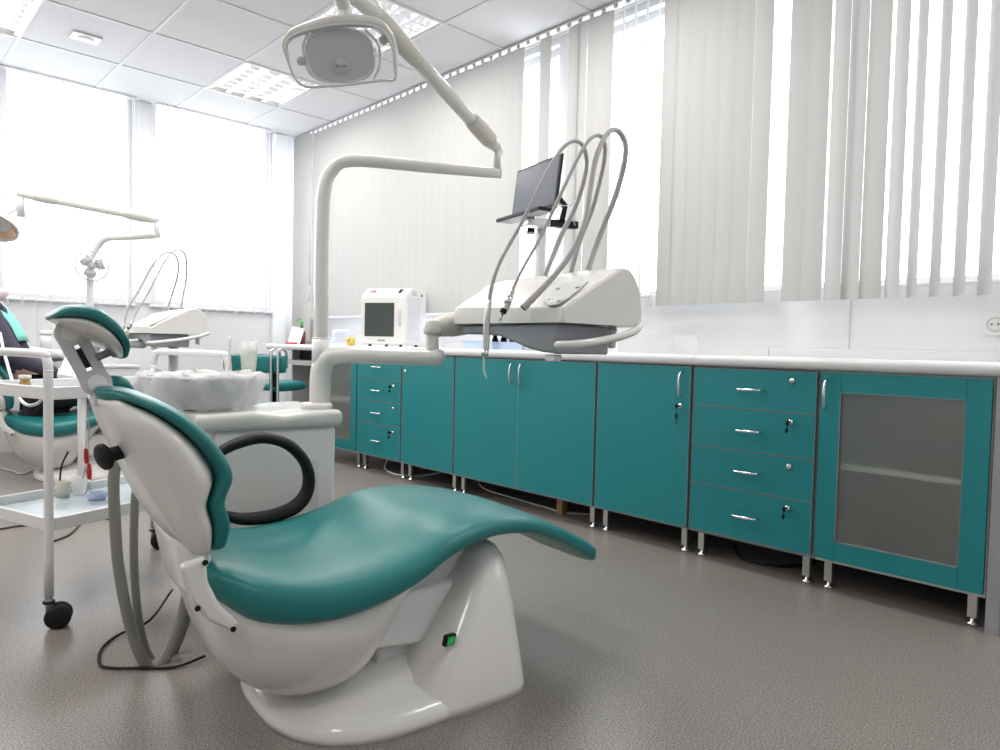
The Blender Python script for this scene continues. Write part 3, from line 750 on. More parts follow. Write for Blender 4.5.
    b = bm_new(); loft(b, [(W(-.375, -.0, .31), CN*.13, CD*.035, 3), (W(-.385, -.0, .36), CN*.14, CD*.035, 3), (W(-.400, -.0, .41), CN*.13, CD*.03, 3)], n=28, cap=(.01, .01)); obj('back_hinge', b, 'white', t)
    # hinge arms between seat shell and backrest
    for sg in (-1, 1):
        b = bm_new(); nn_ = sg*.205
        pts = [(-.438, .395), (-.395, .405), (-.392, .360), (-.372, .315), (-.335, .275), (-.350, .262), (-.392, .290), (-.420, .330)]
        ds = .045 if sg > 0 else 0
        prism(b, [W(p[0]+ds, nn_-.012, p[1]) for p in pts], CN*.024, .008, 3); h_ = obj('hinge_arm', b, 'white', t)
        b = bm_new()
        for p in ((-.398, .396), (-.350, .268), (-.41, .318)): cyl(b, W(p[0]+ds, nn_+sg*.0121, p[1]), W(p[0]+ds, nn_+sg*.015, p[1]), .005, n=12)
        obj('screw', b, 'black', h_)
    # headrest
    hs = []
    top = [(-.611, .822), (-.596, .834), (-.568, .837), (-.540, .827), (-.515, .803), (-.499, .774), (-.499, .753)]
    low = [(-.609, .812), (-.590, .817), (-.565, .818), (-.541, .808), (-.522, .789), (-.510, .768), (-.507, .752)]
    sh_ = [(-.605, .807), (-.592, .797), (-.575, .786), (-.556, .776), (-.538, .766), (-.523, .757), (-.513, .748)]
    hw_ = [.09, .115, .128, .132, .128, .112, .085]
    b = bm_new(); loft(b, [((W(a_[0], -.03, a_[1])+W(c_[0], -.03, c_[1]))/2, CN*w_, (W(a_[0], 0, a_[1])-W(c_[0], 0, c_[1]))/2, 3.2) for a_, c_, w_ in zip(top, [(p[0]*.7+q[0]*.3, p[1]*.7+q[1]*.3) for p, q in zip(low, sh_)], hw_)], n=36, cap=(.008, .008)); hc = obj('headrest_cushion', b, 'vinyl', t)
    b = bm_new(); loft(b, [((W(a_[0], -.03, a_[1])+W(c_[0], -.03, c_[1]))/2, CN*(w_*.93), (W(a_[0], 0, a_[1])-W(c_[0], 0, c_[1]))/2, 2.3, .15) for a_, c_, w_ in zip([(p[0]*.0+q[0]*1.0, p[1]*.0+q[1]*1.0) for p, q in zip(top, low)], sh_, hw_)], n=36, cap=(.004, .004)); obj('headrest_shell', b, 'white', hc)
    # headrest linkage
    lk = bm_new(); a_ = loc(70, 333, -.06); c_ = loc(97, 383, -.06)
    A0, B0 = W(a_.x, -.06, a_.z), W(c_.x, -.06, c_.z); dd = (B0-A0).normalized(); pp_ = CN.cross(dd)
    for off_, wd_ in ((.0135, .009), (-.0135, .009)):
        prism(lk, [A0+pp_*(off_-wd_), A0+pp_*(off_+wd_), B0+pp_*(off_+wd_), B0+pp_*(off_-wd_)], CN*.02, .002)
    cyl(lk, A0-CN*.004, A0+CN*.026, .023, n=24); cyl(lk, B0-CN*.004, B0+CN*.026, .024, n=24)
    lo = obj('headrest_link', lk, 'lgrey', t)
    b = bm_new(); prism(b, [A0+dd*.03-pp_*.004, A0+dd*.03+pp_*.004, B0-dd*.03+pp_*.004, B0-dd*.03-pp_*.004], CN*.012); obj('dark_slot', b, 'black', lo)
    b = bm_new(); cyl(b, B0-CN*.006, B0-CN*.004, .015, n=20); obj('pivot_cap', b, 'white2', lo)
    b = bm_new(); cyl(b, A0-CN*.006, A0-CN*.004, .014, n=20); obj('pivot_cap', b, 'white2', lo)
    b = bm_new(); tube(b, [A0+dd*.055-pp_*.018, A0+dd*.055-pp_*.045], .007, 10, 1); lathe(b, [(0, 0), (.012, 0), (.013, .004), (.013, .010), (0, .012)], A0+dd*.055-pp_*.042, -pp_, 14); obj('lever_knob', b, 'mgrey', lo)
    b = bm_new(); prism(b, [W(-.548, -.07, .70), W(-.52, -.07, .70), W(-.515, -.07, .665), W(-.55, -.07, .66)], CN*.06, .004); obj('link_bracket', b, 'lgrey', t)
    b = bm_new(); tube(b, [W(-.540, -.02, .682), W(-.524, -.02, .697), W(-.504, -.02, .697), W(-.488, -.01, .685)], [.008, .013, .015, .012], 14, 5, round_end=True); obj('neck_roll', b, 'vinyl', t)
    # black tilt knob
    p0 = loc(128, 450, -.08); a_ = W(p0.x, -.08, p0.z); c_ = loc(106, 456, -.095); c_ = W(c_.x, -.095, c_.z); ax = (c_-a_).normalized()
    b = bm_new(); cyl(b, a_, c_, .013, n=16); lathe(b, [(.010, -.008), (.016, -.005), (.024, .001), (.024, .007), (.019, .010), (0, .011)], c_, (CD*-.9-CN*.42-Zv*.25).normalized(), 24); obj('tilt_knob', b, 'blackp', t)
    # armrest loop on the far side
    pts = [loc(x, y, .25) for x, y in ((212, 456), (238, 443), (265, 438), (290, 446), (306, 465), (308, 488), (296, 506), (272, 516), (245, 519), (226, 516))]
    b = bm_new(); tube(b, [W(p.x, .25, p.z) for p in pts], [.012, .014, .014, .014, .014, .015, .017, .017, .015, .012], 14, 5, flat=(1.6, 1)); obj('armrest', b, 'black', t)
    return t
chair = make_chair('large white and teal dental chair in the foreground, empty, headrest up')
OFF2 = V((.15, 3.16, 0))
# hoses and cord at the chair
hz = bm_new()
tube(hz, [at(x, y, n=.33) for x, y in ((122, 452), (114, 475), (115, 520), (119, 570), (130, 625), (142, 658), (153, 668), (168, 655), (181, 620), (190, 575), (194, 555))], .0125, 12, 6)
tag(obj('suction_hose', hz, 'hose'), 'thicker grey hose hanging in a loop behind the foreground chair back', 'hose', 'grey hoses')
hz = bm_new()
tube(hz, [at(x, y, n=.37) for x, y in ((140, 470), (135, 500), (134, 560), (138, 615), (146, 650), (157, 664), (172, 655), (186, 622), (196, 585), (202, 560))], .0095, 12, 6)
tag(obj('suction_hose', hz, 'hose'), 'thinner grey hose looping beside the thicker hose behind the foreground chair', 'hose', 'grey hoses')
cb = bm_new(); pts = [(172, 590), (150, 620), (120, 634), (102, 648), (100, 664), (112, 668), (140, 668), (175, 667), (205, 656)]
tube(cb, [at(x, y, z=(.045, .02, .006, .005, .005, .005, .005, .005, .012)[i]) for i, (x, y) in enumerate(pts)], .0035, 6, 6)
tag(obj('cable', cb, 'black'), 'thin black cord lying in a loop on the floor behind the foreground chair', 'cord')
# ================================================================ UNIT (cuspidor block with post and arms)
def make_unit(label):
    t = thing('dental_unit', label, 'dental unit', tuple(W(-.2, .6, 0)), 'dental units')
    Zv = V((0, 0, 1)); s1 = .118; s0 = -.22
    b = bm_new(); prism(b, [W(s0, .435, 0), W(s1+.004, .435, 0), W(s1+.008, .435, .545), W(s0, .435, .545)], CN*.33, .022, 4); obj('cabinet_body', b, 'white2', t)
    # inset curved front panel
    b = bm_new(); pts = [W(s0+.02, .428, .10), W(s1-.05, .428, .10)]+[W(s1-.05-.0*k, .428, .10+.3*k/6) for k in range(1, 6)]+[W(s1-.05-.38*k/8, .428, .44+.07*math.sin(PI*k/10)) for k in range(0, 9)]+[W(s0+.02, .428, .47)]
    prism(b, pts, CN*.0075, .002); obj('front_panel', b, 'white', t)
    # top slab with dipping front edge
    b = bm_new(); R = []
    for s, za, zb_ in ((s0-.05, .588, .543), (-.24, .588, .543), (-.16, .590, .543), (-.12, .592, .543), (-.04, .579, .543), (.05, .586, .543), (s1+.008, .587, .543)):
        n0, n1 = .412, .785; r = .012
        R.append([W(s, n0+r, zb_), W(s, n0, zb_+r), W(s, n0, za-r), W(s, n0+r*.3, za-r*.3), W(s, n0+r, za), W(s, n1-r, za), W(s, n1, za-r), W(s, n1, zb_)])
    c_ = [W(s1+.018, .43, .55), W(s1+.018, .425, .555), W(s1+.018, .425, .572), W(s1+.018, .43, .578), W(s1+.018, .44, .58), W(s1+.018, .765, .58), W(s1+.018, .77, .572), W(s1+.018, .77, .55)]
    ringloft(b, R+[c_]); obj('top_slab', b, 'white', t)
    # arm socket and thick post
    P0 = W(.102, .51, .587); 
    b = bm_new(); lathe(b, [(0, 0), (.046, 0), (.046, .012), (.040, .018), (0, .018)], P0-Zv*.001+CD*-.01, n=28)
    p_ = [P0+Zv*.01, P0+Zv*.07, P0+Zv*.115+CD*.004, P0+Zv*.15+CD*.02]
    ae = at(437, 357, d=2.0)
    t_ = [P0+Zv*.01, P0+Zv*.08, P0+Zv*.125, P0+Zv*.150+(ae-P0).normalized()*.03, P0.lerp(ae, .35)*1]
    hd = V((ae.x-P0.x, ae.y-P0.y, 0)).normalized(); ln_ = V((ae.x-P0.x, ae.y-P0.y, 0)).length; za = ae.z
    pts = [P0+Zv*.01, P0+Zv*(za-P0.z-.09), P0+Zv*(za-P0.z-.045)+hd*.004, P0+Zv*(za-P0.z-.012)+hd*.026, V((P0.x, P0.y, za))+hd*.075, V((P0.x, P0.y, za))+hd*(ln_*.6), V((P0.x, P0.y, za))+hd*ln_]
    tube(b, pts, [.031, .031, .031, .028, .026, .026, .026], 24, 8, round_end=True); obj('support_arm', b, 'white', t)
    # vertical joint
    b = bm_new(); j0 = V((P0.x, P0.y, za))+hd*(ln_-.015); j1 = j0+Zv*.075
    tube(b, [j0, j0+Zv*.05, j1], [.020, .018, .018], 16, 2); lathe(b, [(0, 0), (.024, 0), (.026, .01), (.026, .035), (.02, .042), (0, .044)], j1-Zv*.01, n=22); obj('swivel_joint', b, 'white', t)
    # light pole
    b = bm_new(); z2 = 1.325; e2 = at(497, 173, z=z2)
    P1 = P0-CD*.0+V((0, 0, .10)); h2 = V((e2.x-P0.x, e2.y-P0.y, 0)); l2 = h2.length; h2.normalize()
    Q = V((P0.x, P0.y, 0)); lean = V((.004, -.004, 0))
    tube(b, [P0+Zv*.12, Q+Zv*(z2-.25), Q+Zv*(z2-.10)+h2*.004, Q+Zv*(z2-.035)+h2*.025, Q+Zv*z2+h2*.085, Q+Zv*z2+h2*(l2*.6), Q+Zv*z2+h2*(l2+.012)], [.0215, .0205, .0205, .0195, .0185, .0175, .0165], 20, 8)
    lp = obj('light_pole', b, 'white', t)
    b = bm_new(); cyl(b, P0+Zv*.135, P0+Zv*.205, .0255, n=24); cyl(b, P0+Zv*.205, P0+Zv*.21, .024, n=24); obj('pole_collar', b, 'white2', lp)
    t['e2'] = tuple(e2)
    # spittoon bowl
    c = W(-.215, .60, .588); b = bm_new(); lathe(b, [(0, -.005), (.05, -.004), (.09, .012), (.125, .045), (.148, .085), (.152, .092), (.148, .094), (.12, .05), (.085, .02), (0, .008)], c, n=40)
    obj('spittoon_bowl', b, 'white', t)
    b = bm_new(); f0 = W(-.10, .73, .62); tube(b, [f0, f0+Zv*.16, f0+Zv*.175], [.006, .005, .003], 8, 2); obj('water_spout', b, 'white2', t)
    b = bm_new(); f0 = W(-.045, .72, .586); lathe(b, [(0, 0), (.028, 0), (.030, .085), (.034, .098), (0, .1)], f0, n=24); obj('cup_stand', b, 'white2', t)
    return t
unit = make_unit('white cuspidor unit block with support arm and light pole beside the foreground chair')
def make_liner(label):
    rnd = random.Random(3)
    c = W(-.222, .60, -.010); n = 72; rings = []
    prof = [(.01, .622), (.07, .632), (.12, .655), (.145, .682), (.152, .698), (.158, .701), (.163, .690), (.163, .668), (.157, .645), (.146, .622), (.130, .604)]
    for i, (r, z) in enumerate(prof):
        ring = []
        for k in range(n):
            a = 2*PI*k/n
            w_ = .006*math.sin(a*9+i*.7)+.005*math.sin(a*17-i*.9)+rnd.uniform(-.003, .003)
            rr_ = r*(1+.08*math.cos(a-.4))+w_*(i/4 if i < 6 else 1)
            dz = rnd.uniform(-.003, .003)+.004*math.sin(a*7+i)
            a0 = (a+PI/2+.0-5.35+PI) % (2*PI)-PI      # hanging pointed corner towards the camera
            tip = max(0, 1-abs(a0)/.42)
            if i > 6: dz -= tip*(.026*(i-6)); rr_ += tip*.012*(i-6)
            ring.append(c+CD*rr_*math.cos(a)+CN*rr_*math.sin(a)+V((0, 0, z+dz)))
        rings.append(ring)
    b = bm_new(); ringloft(b, rings, caps=False); return tag(obj('plastic_liner', b, 'liner'), label, 'plastic sheet', 'basin covers')
liner = make_liner('crinkled clear plastic sheet draped over the spittoon basin behind the foreground chair')
cu_ = thing('plastic_cup', 'pale green tinted plastic cup standing behind the covered basin', 'cup', tuple(W(-.045, .72, .6865)))
b = bm_new(); c = W(-.045, .72, .687); lathe(b, [(0, 0), (.021, 0), (.0245, .05), (.0295, .094), (.0315, .096), (.029, .096), (.0235, .05), (.020, .002), (0, .002)], c, n=28); obj('cup_wall', b, 'clear', cu_)
b = bm_new(); lathe(b, [(0, .003), (.0205, .003), (.0245, .058), (.0265, .068), (0, .068)], c, n=28); obj('cup_content', b, 'cup', cu_)
# ================================================================ INSTRUMENT CONSOLE
def make_console(label, hose=1):
    YR_, YL_ = 1.144, 1.576; X0, X1 = 1.298, 1.633; Z0 = .845
    t = thing('instrument_console', label, 'instrument console', (1.465, 1.36, .765), 'instrument consoles')
    def prof(y, x0, x1, hf, xr, hr):
        P_ = [(x0, Z0), (x0, Z0+hf*.6), (x0+.004, Z0+hf)]
        for k in range(1, 6):
            f = k/6; P_.append((x0+.004+(xr-x0)*f*.92, Z0+hf+(hr-hf)*(f**.92)*.97))
        P_ += [(xr-.015, Z0+hr-.002), (xr+.01, Z0+hr)]
        for k in range(1, 7):
            a = PI/2*k/7; P_.append((xr+.01+(x1-xr-.01)*math.sin(a), Z0+.02+(hr-.02)*math.cos(a)))
        P_ += [(x1, Z0+.02), (x1-.004, Z0)]
        return [V((p[0], y, p[1])) for p in P_]
    b = bm_new()
    R = [prof(YR_, X0+.006, X1-.006, .034, 1.545, .152), prof(YR_+.006, X0, X1, .037, 1.545, .158), prof(YR_+.10, X0, X1, .040, 1.535, .157), prof(YL_-.15, X0, X1-.02, .046, 1.50, .147),
         prof(YL_-.05, X0, X1-.05, .048, 1.46, .134), prof(YL_-.006, X0+.004, X1-.07, .046, 1.44, .120), prof(YL_, X0+.012, X1-.08, .040, 1.43, .108)]
    ringloft(b, R, smooth=False); hood = obj('console_hood', b, 'white', t)
    bmx = hood.modifiers.new('soft', 'BEVEL'); bmx.width = .004; bmx.segments = 2; bmx.limit_method = 'ANGLE'; bmx.angle_limit = .6
    for f in hood.data.polygons: f.use_smooth = True
    try: hood.data.shade_auto_smooth = True
    except Exception: pass
    es = hood.modifiers.new('wn', 'WEIGHTED_NORMAL')
    # grey tray below
    pl_ = [(461, 326), (461, 334), (480, 334), (499, 336), (513, 342), (526, 348), (538, 351.5), (550, 353)]
    out = [at(x, y, x=X0+.012) for x, y in pl_]; out += [V((X0+.012, YR_+.035, .765)), V((X0+.012, YR_+.035, Z0-.0005))]
    b = bm_new(); prism(b, out, (.22, 0, 0), .008, 3); obj('grey_underside', b, 'mgrey', t)
    # control panel on the slope
    A = V((X0+.004, YR_, Z0+.040)); B = V((1.535, YR_, Z0+.157)); nn_ = (B-A).cross(V((0, 1, 0))).normalized(); nn_ = nn_ if nn_.z > 0 else -nn_
    pp_ = [(545, 303), (545, 297), (550, 288), (556, 285.5), (588, 282), (580, 290), (568, 299), (557, 305.5), (549, 306.5)]
    q = [onplane(x, y, A+nn_*.0035, nn_) for x, y in pp_]
    b = bm_new(); prism(b, q, nn_*.004); cp_ = obj('control_panel', b, 'lgrey', t)
    for x, y, r, mm in ((558, 289, .0065, 'mgrey'), (577.5, 287.5, .0065, 'mgrey'), (553, 301.5, .006, 'chrome'), (559, 301, .006, 'mgrey'), (549, 299.5, .003, 'white2'), (565, 296, .003, 'white2'), (573, 293, .003, 'white2')):
        c_ = onplane(x, y, A+nn_*.0076, nn_); b = bm_new(); lathe(b, [(r, 0), (r, .0015), (r*.7, .0025), (0, .0025)], c_, nn_, 16); obj('button', b, mm, cp_)
    # handle bar, knob, tab
    b = bm_new(); tube(b, [at(558, 345, y=1.15), at(575, 344.5, y=1.115), at(600, 341, y=1.095), at(622, 336, y=1.10), at(636, 330, y=1.12), at(640, 324, y=1.15)], .0105, 14, 6, round_end=True); obj('handle_bar', b, 'white', t)
    kx = at(608, 335, y=1.24); b = bm_new(); lathe(b, [(0, -.048), (.012, -.046), (.013, -.02), (.011, -.012), (.014, -.008), (.014, .012), (0, .012)], (kx.x-.01, 1.22, Z0-.0125), n=20); obj('cup_warmer_knob', b, 'white2', t)
    b = bm_new(); cyl(b, (kx.x-.01, 1.22, Z0-.012), (kx.x-.01, 1.22, Z0-.006), .0165, n=20); obj('knob_ring', b, 'steel', t)
    b = bm_new(); box(b, (X0+.03, YR_+.055, .748), (X0+.06, YR_+.085, .765), .002); obj('latch_tab', b, 'white2', t)
    # couplings under the left part
    b = bm_new()
    for k in range(4):
        cyl(b, (X0+.05, YL_-.10-.035*k, .83), (X0+.05, YL_-.10-.035*k, .806), .006, n=10); cyl(b, (X0+.05, YL_-.10-.035*k, .806), (X0+.05, YL_-.10-.035*k, .796), .009, n=10)
    obj('hose_coupling', b, 'black', t)
    # cream bellows on the left end
    b = bm_new(); e0 = at(434, 328, d=2.02); e1 = V((1.43, YL_-.004, .878)); pts = []
    K = 22; prof_ = []
    midp = (e0+e1)/2+V((0, .01, -.006))
    P_ = smooth_pts([e0, e0.lerp(midp, .5), midp, e1], 10); rr_ = []
    for i in range(len(P_)):
        f = i/(len(P_)-1); rr_.append((.026+.016*f)*(1+(.05 if i % 3 == 0 else 0)))
    tube(b, P_, rr_, 22, 1); obj('bellows', b, 'cream', t)
    return t
cons = make_console('large white instrument console with grey underside and looping hoses')
def hand_hose(points, r, label_m='hosel'):
    b = bm_new(); tube(b, [at(x, y, d=d) for x, y, d in points], r, 10, 7); return b
hs = hand_hose([(489, 312, 1.78), (491, 290, 1.78), (500, 262, 1.78), (522, 222, 1.79), (547, 172, 1.80), (561, 150, 1.82), (574, 141, 1.84), (584, 148, 1.87), (586, 170, 1.90), (576, 205, 1.93), (560, 238, 1.96), (545, 276, 1.98)], [.0055, .0055, .005, .005, .005, .005, .005, .0055, .006, .0065, .007, .0075]); obj('left_hose', hs, 'hosel', cons)
hs = hand_hose([(512, 291, 1.77), (522, 270, 1.77), (540, 238, 1.78), (558, 200, 1.79), (577, 160, 1.80), (590, 139, 1.82), (600, 136, 1.85), (605, 148, 1.88), (602, 172, 1.91), (592, 210, 1.95), (580, 240, 1.98), (570, 275, 2.0)], [.0035, .004, .0045, .005, .005, .005, .0055, .006, .006, .0065, .007, .0075]); obj('middle_hose', hs, 'hosel', cons)
hs = hand_hose([(523, 308, 1.74), (534, 297, 1.74), (552, 278, 1.75), (570, 255, 1.76), (584, 225, 1.77), (590, 190, 1.79), (596, 158, 1.81), (606, 135, 1.84), (616, 130, 1.87), (625, 142, 1.90), (624, 165, 1.92), (614, 200, 1.95), (600, 235, 1.97), (588, 270, 1.98)], [.0105, .009, .0075, .007, .007, .007, .007, .007, .0072, .0075, .008, .008, .008]); ho = obj('right_hose', hs, 'hosel', cons)
b = bm_new(); p = at(523, 308, d=1.74); q = at(530, 301, d=1.74); dr = (p-q).normalized(); cyl(b, p-dr*.002, p+dr*.002, .0085, n=16); obj('dark_socket', b, 'black', ho)
# syringe at the left, turbine in the middle
b = bm_new(); tube(b, [at(490, 300, d=1.775), at(487, 318, d=1.77), at(486, 345, d=1.77), at(485, 352, d=1.77)], [.007, .0085, .0085, .009], 12, 4); s1_ = obj('air_syringe', b, 'steel', cons)
b = bm_new(); tube(b, [at(485, 350, d=1.77), at(484.5, 356, d=1.77)], [.010, .009], 12, 1); obj('syringe_head', b, 'chrome', s1_)
b = bm_new(); tube(b, [at(484, 355, d=1.77), at(484, 370, d=1.77), at(487, 379, d=1.765)], [.0025, .0025, .002], 8, 4); obj('syringe_tip', b, 'steel', s1_)
b = bm_new(); tube(b, [at(513, 290, d=1.77), at(510, 298, d=1.765), at(506, 307, d=1.76), at(503, 312, d=1.755)], [.0055, .008, .009, .008], 14, 4); s2_ = obj('turbine_handpiece', b, 'steel', cons)
b = bm_new(); tube(b, [at(504.5, 309, d=1.756), at(502.5, 313, d=1.755)], [.0085, .0085], 14, 1); obj('black_ring', b, 'black', s2_)
b = bm_new(); tube(b, [at(502, 314, d=1.755), at(500, 321, d=1.75)], [.004, .003], 10, 1); obj('handpiece_tip', b, 'steel', s2_)
b = bm_new(); tube(b, [at(510, 297, d=1.7645), at(507, 304, d=1.761)], [.0098, .0105], 14, 1); obj('grip_ring', b, 'chrome', s2_)
# ================================================================ OPERATING LIGHT
def make_light(label):
    e2 = V(unit['e2']); t = thing('operating_light', label, 'dental lamp', tuple(e2), 'operating lights'); Zv = V((0, 0, 1))
    k0 = at(497, 148, d=(e2-EYE).dot(fw)); k1 = at(400, 42, d=1.78)
    b = bm_new(); cyl(b, e2+Zv*.012, k0+Zv*.008, .0125, n=16); tube(b, [k0+(k0-k1).normalized()*.022, k0, k0.lerp(k1, .12)], [.013, .0165, .0165], 16, 1); obj('lower_knuckle', b, 'white', t)
    b = bm_new(); tube(b, [k0.lerp(k1, .09), k0.lerp(k1, .20), k0.lerp(k1, .31)], [.0255, .0265, .0235], 18, 3); obj('lower_sleeve', b, 'cream', t)
    b = bm_new(); tube(b, [k0.lerp(k1, .05), k1], [.0215, .0185], 18, 1); obj('spring_arm', b, 'white', t)
    k2 = at(372, 10, d=1.68); k3 = at(345, -12, d=1.62)
    b = bm_new(); tube(b, [k1+(k0-k1).normalized()*.07, k1, k1.lerp(k2, .5)+Zv*.002, k2], [.021, .025, .025, .022], 18, 5); obj('upper_sleeve', b, 'cream', t)
    b = bm_new(); tube(b, [k1.lerp(k2, .9), k2, k3], [.021, .0225, .0225], 18, 4, round_end=True); obj('swivel_arm', b, 'white', t)
    c = at(343, 54, d=1.50); nl = (V((-.2, -.62, -.62))).normalized(); nl = (EYE-c).normalized()*.75+nl*.25; nl.normalize()
    u_ = (rt*-1).cross(nl); r_ = (rt-nl*rt.dot(nl)).normalized(); u_ = nl.cross(r_); k = 1.5/F*.96
    def Lp(px, py, dn=0): return c+r_*((px-343)*k)+u_*(-(py-54)*k)+nl*dn
    ymid = Lp(348, 22, -.015)
    b = bm_new(); tube(b, [k3+V((0, 0, -.012)), Lp(346, -4, -.03), Lp(349, 14, -.02), ymid], [.02, .0165, .015, .017], 16, 5); obj('head_stem', b, 'white', t)
    b = bm_new(); tube(b, [Lp(287, 60), Lp(285.5, 46), Lp(292, 36), Lp(310, 29), Lp(335, 24), Lp(360, 23.5), Lp(382, 27), Lp(392, 37), Lp(396.5, 52), Lp(396, 76)], [.004, .007, .009, .011, .0125, .0125, .011, .009, .007, .004], 14, 6, flat=(1, 1)); hd = obj('head_bow', b, 'white', t)
    # clear shield
    out = [(287, 44), (294, 36), (312, 30), (338, 26), (362, 26), (382, 30), (391, 40), (396, 55), (395, 79), (380, 80), (350, 83), (325, 84), (303, 84), (292, 76), (287, 60)]
    q = [Lp(x, y, .006) for x, y in out]; b = bm_new(); prism(b, q, nl*.004, .001, 1); obj('clear_shield', b, 'shield', t)
    b = bm_new(); tube(b, [Lp(x, y, .010) for x, y in out], .0028, 8, 4, closed=True); obj('shield_rim', b, 'white2', t)
    # oval reflector, concave
    rx, ry = 34*k, 25*k; cx, cy = 340, 56; R = []
    for f, dn in ((1.05, -.002), (1, .0), (.94, -.006), (.8, -.018), (.6, -.030), (.35, -.037), (.12, -.040)):
        rg = []
        for j in range(40):
            a = 2*PI*j/40; ca, sa = math.cos(a), math.sin(a); e = 2.8
            rg.append(Lp(cx, cy, dn)+r_*rx*f*math.copysign(abs(ca)**(2/e), ca)+u_*ry*f*math.copysign(abs(sa)**(2/e), sa))
        R.append(rg)
    b = bm_new(); ringloft(b, R, caps=False); obj('reflector', b, 'mirror', t)
    R = []
    for f, dn in ((1.06, -.003), (1.06, -.012), (.9, -.032), (.6, -.046), (.25, -.052)):
        rg = []
        for j in range(40):
            a = 2*PI*j/40; ca, sa = math.cos(a), math.sin(a); e = 2.8
            rg.append(Lp(cx, cy, dn)+r_*rx*f*math.copysign(abs(ca)**(2/e), ca)+u_*ry*f*math.copysign(abs(sa)**(2/e), sa))
        R.append(rg)
    b = bm_new(); ringloft(b, R); obj('reflector_housing', b, 'white2', t)
    b = bm_new(); lathe(b, [(0, -.036), (.010, -.036), (.011, -.014), (.016, -.010), (.0175, -.004), (.016, .001), (0, .002)], Lp(340, 65), nl, 24); bc = obj('bulb_cover', b, 'lgrey', t)
    b = bm_new(); lathe(b, [(.0155, .0021), (.015, .0035), (0, .004)], Lp(340, 65), nl, 24); obj('cover_disc', b, 'white2', bc)
    textobj('lettering', 'Euros', .0100, Lp(340, 65, .0042), r_, u_, 'ink', bc)
    for x_, y_ in ((300, 60), (386, 42)):
        b = bm_new(); lathe(b, [(0, -.014), (.009, -.012), (.010, -.002), (.006, .0), (0, .0)], Lp(x_, y_), nl, 18); obj('side_knob', b, 'cream', t)
    b = bm_new(); tube(b, [Lp(310, 34, -.008), Lp(303, 48, -.008), Lp(307, 72, -.008), Lp(318, 80, -.008)], .003, 8, 5); tube(b, [Lp(368, 32, -.008), Lp(380, 46, -.008), Lp(380, 66, -.008), Lp(373, 80, -.008)], .003, 8, 5); obj('head_braces', b, 'white2', t)
    return t
light = make_light('white dental lamp head with clear shield below the ceiling, on long jointed arm')
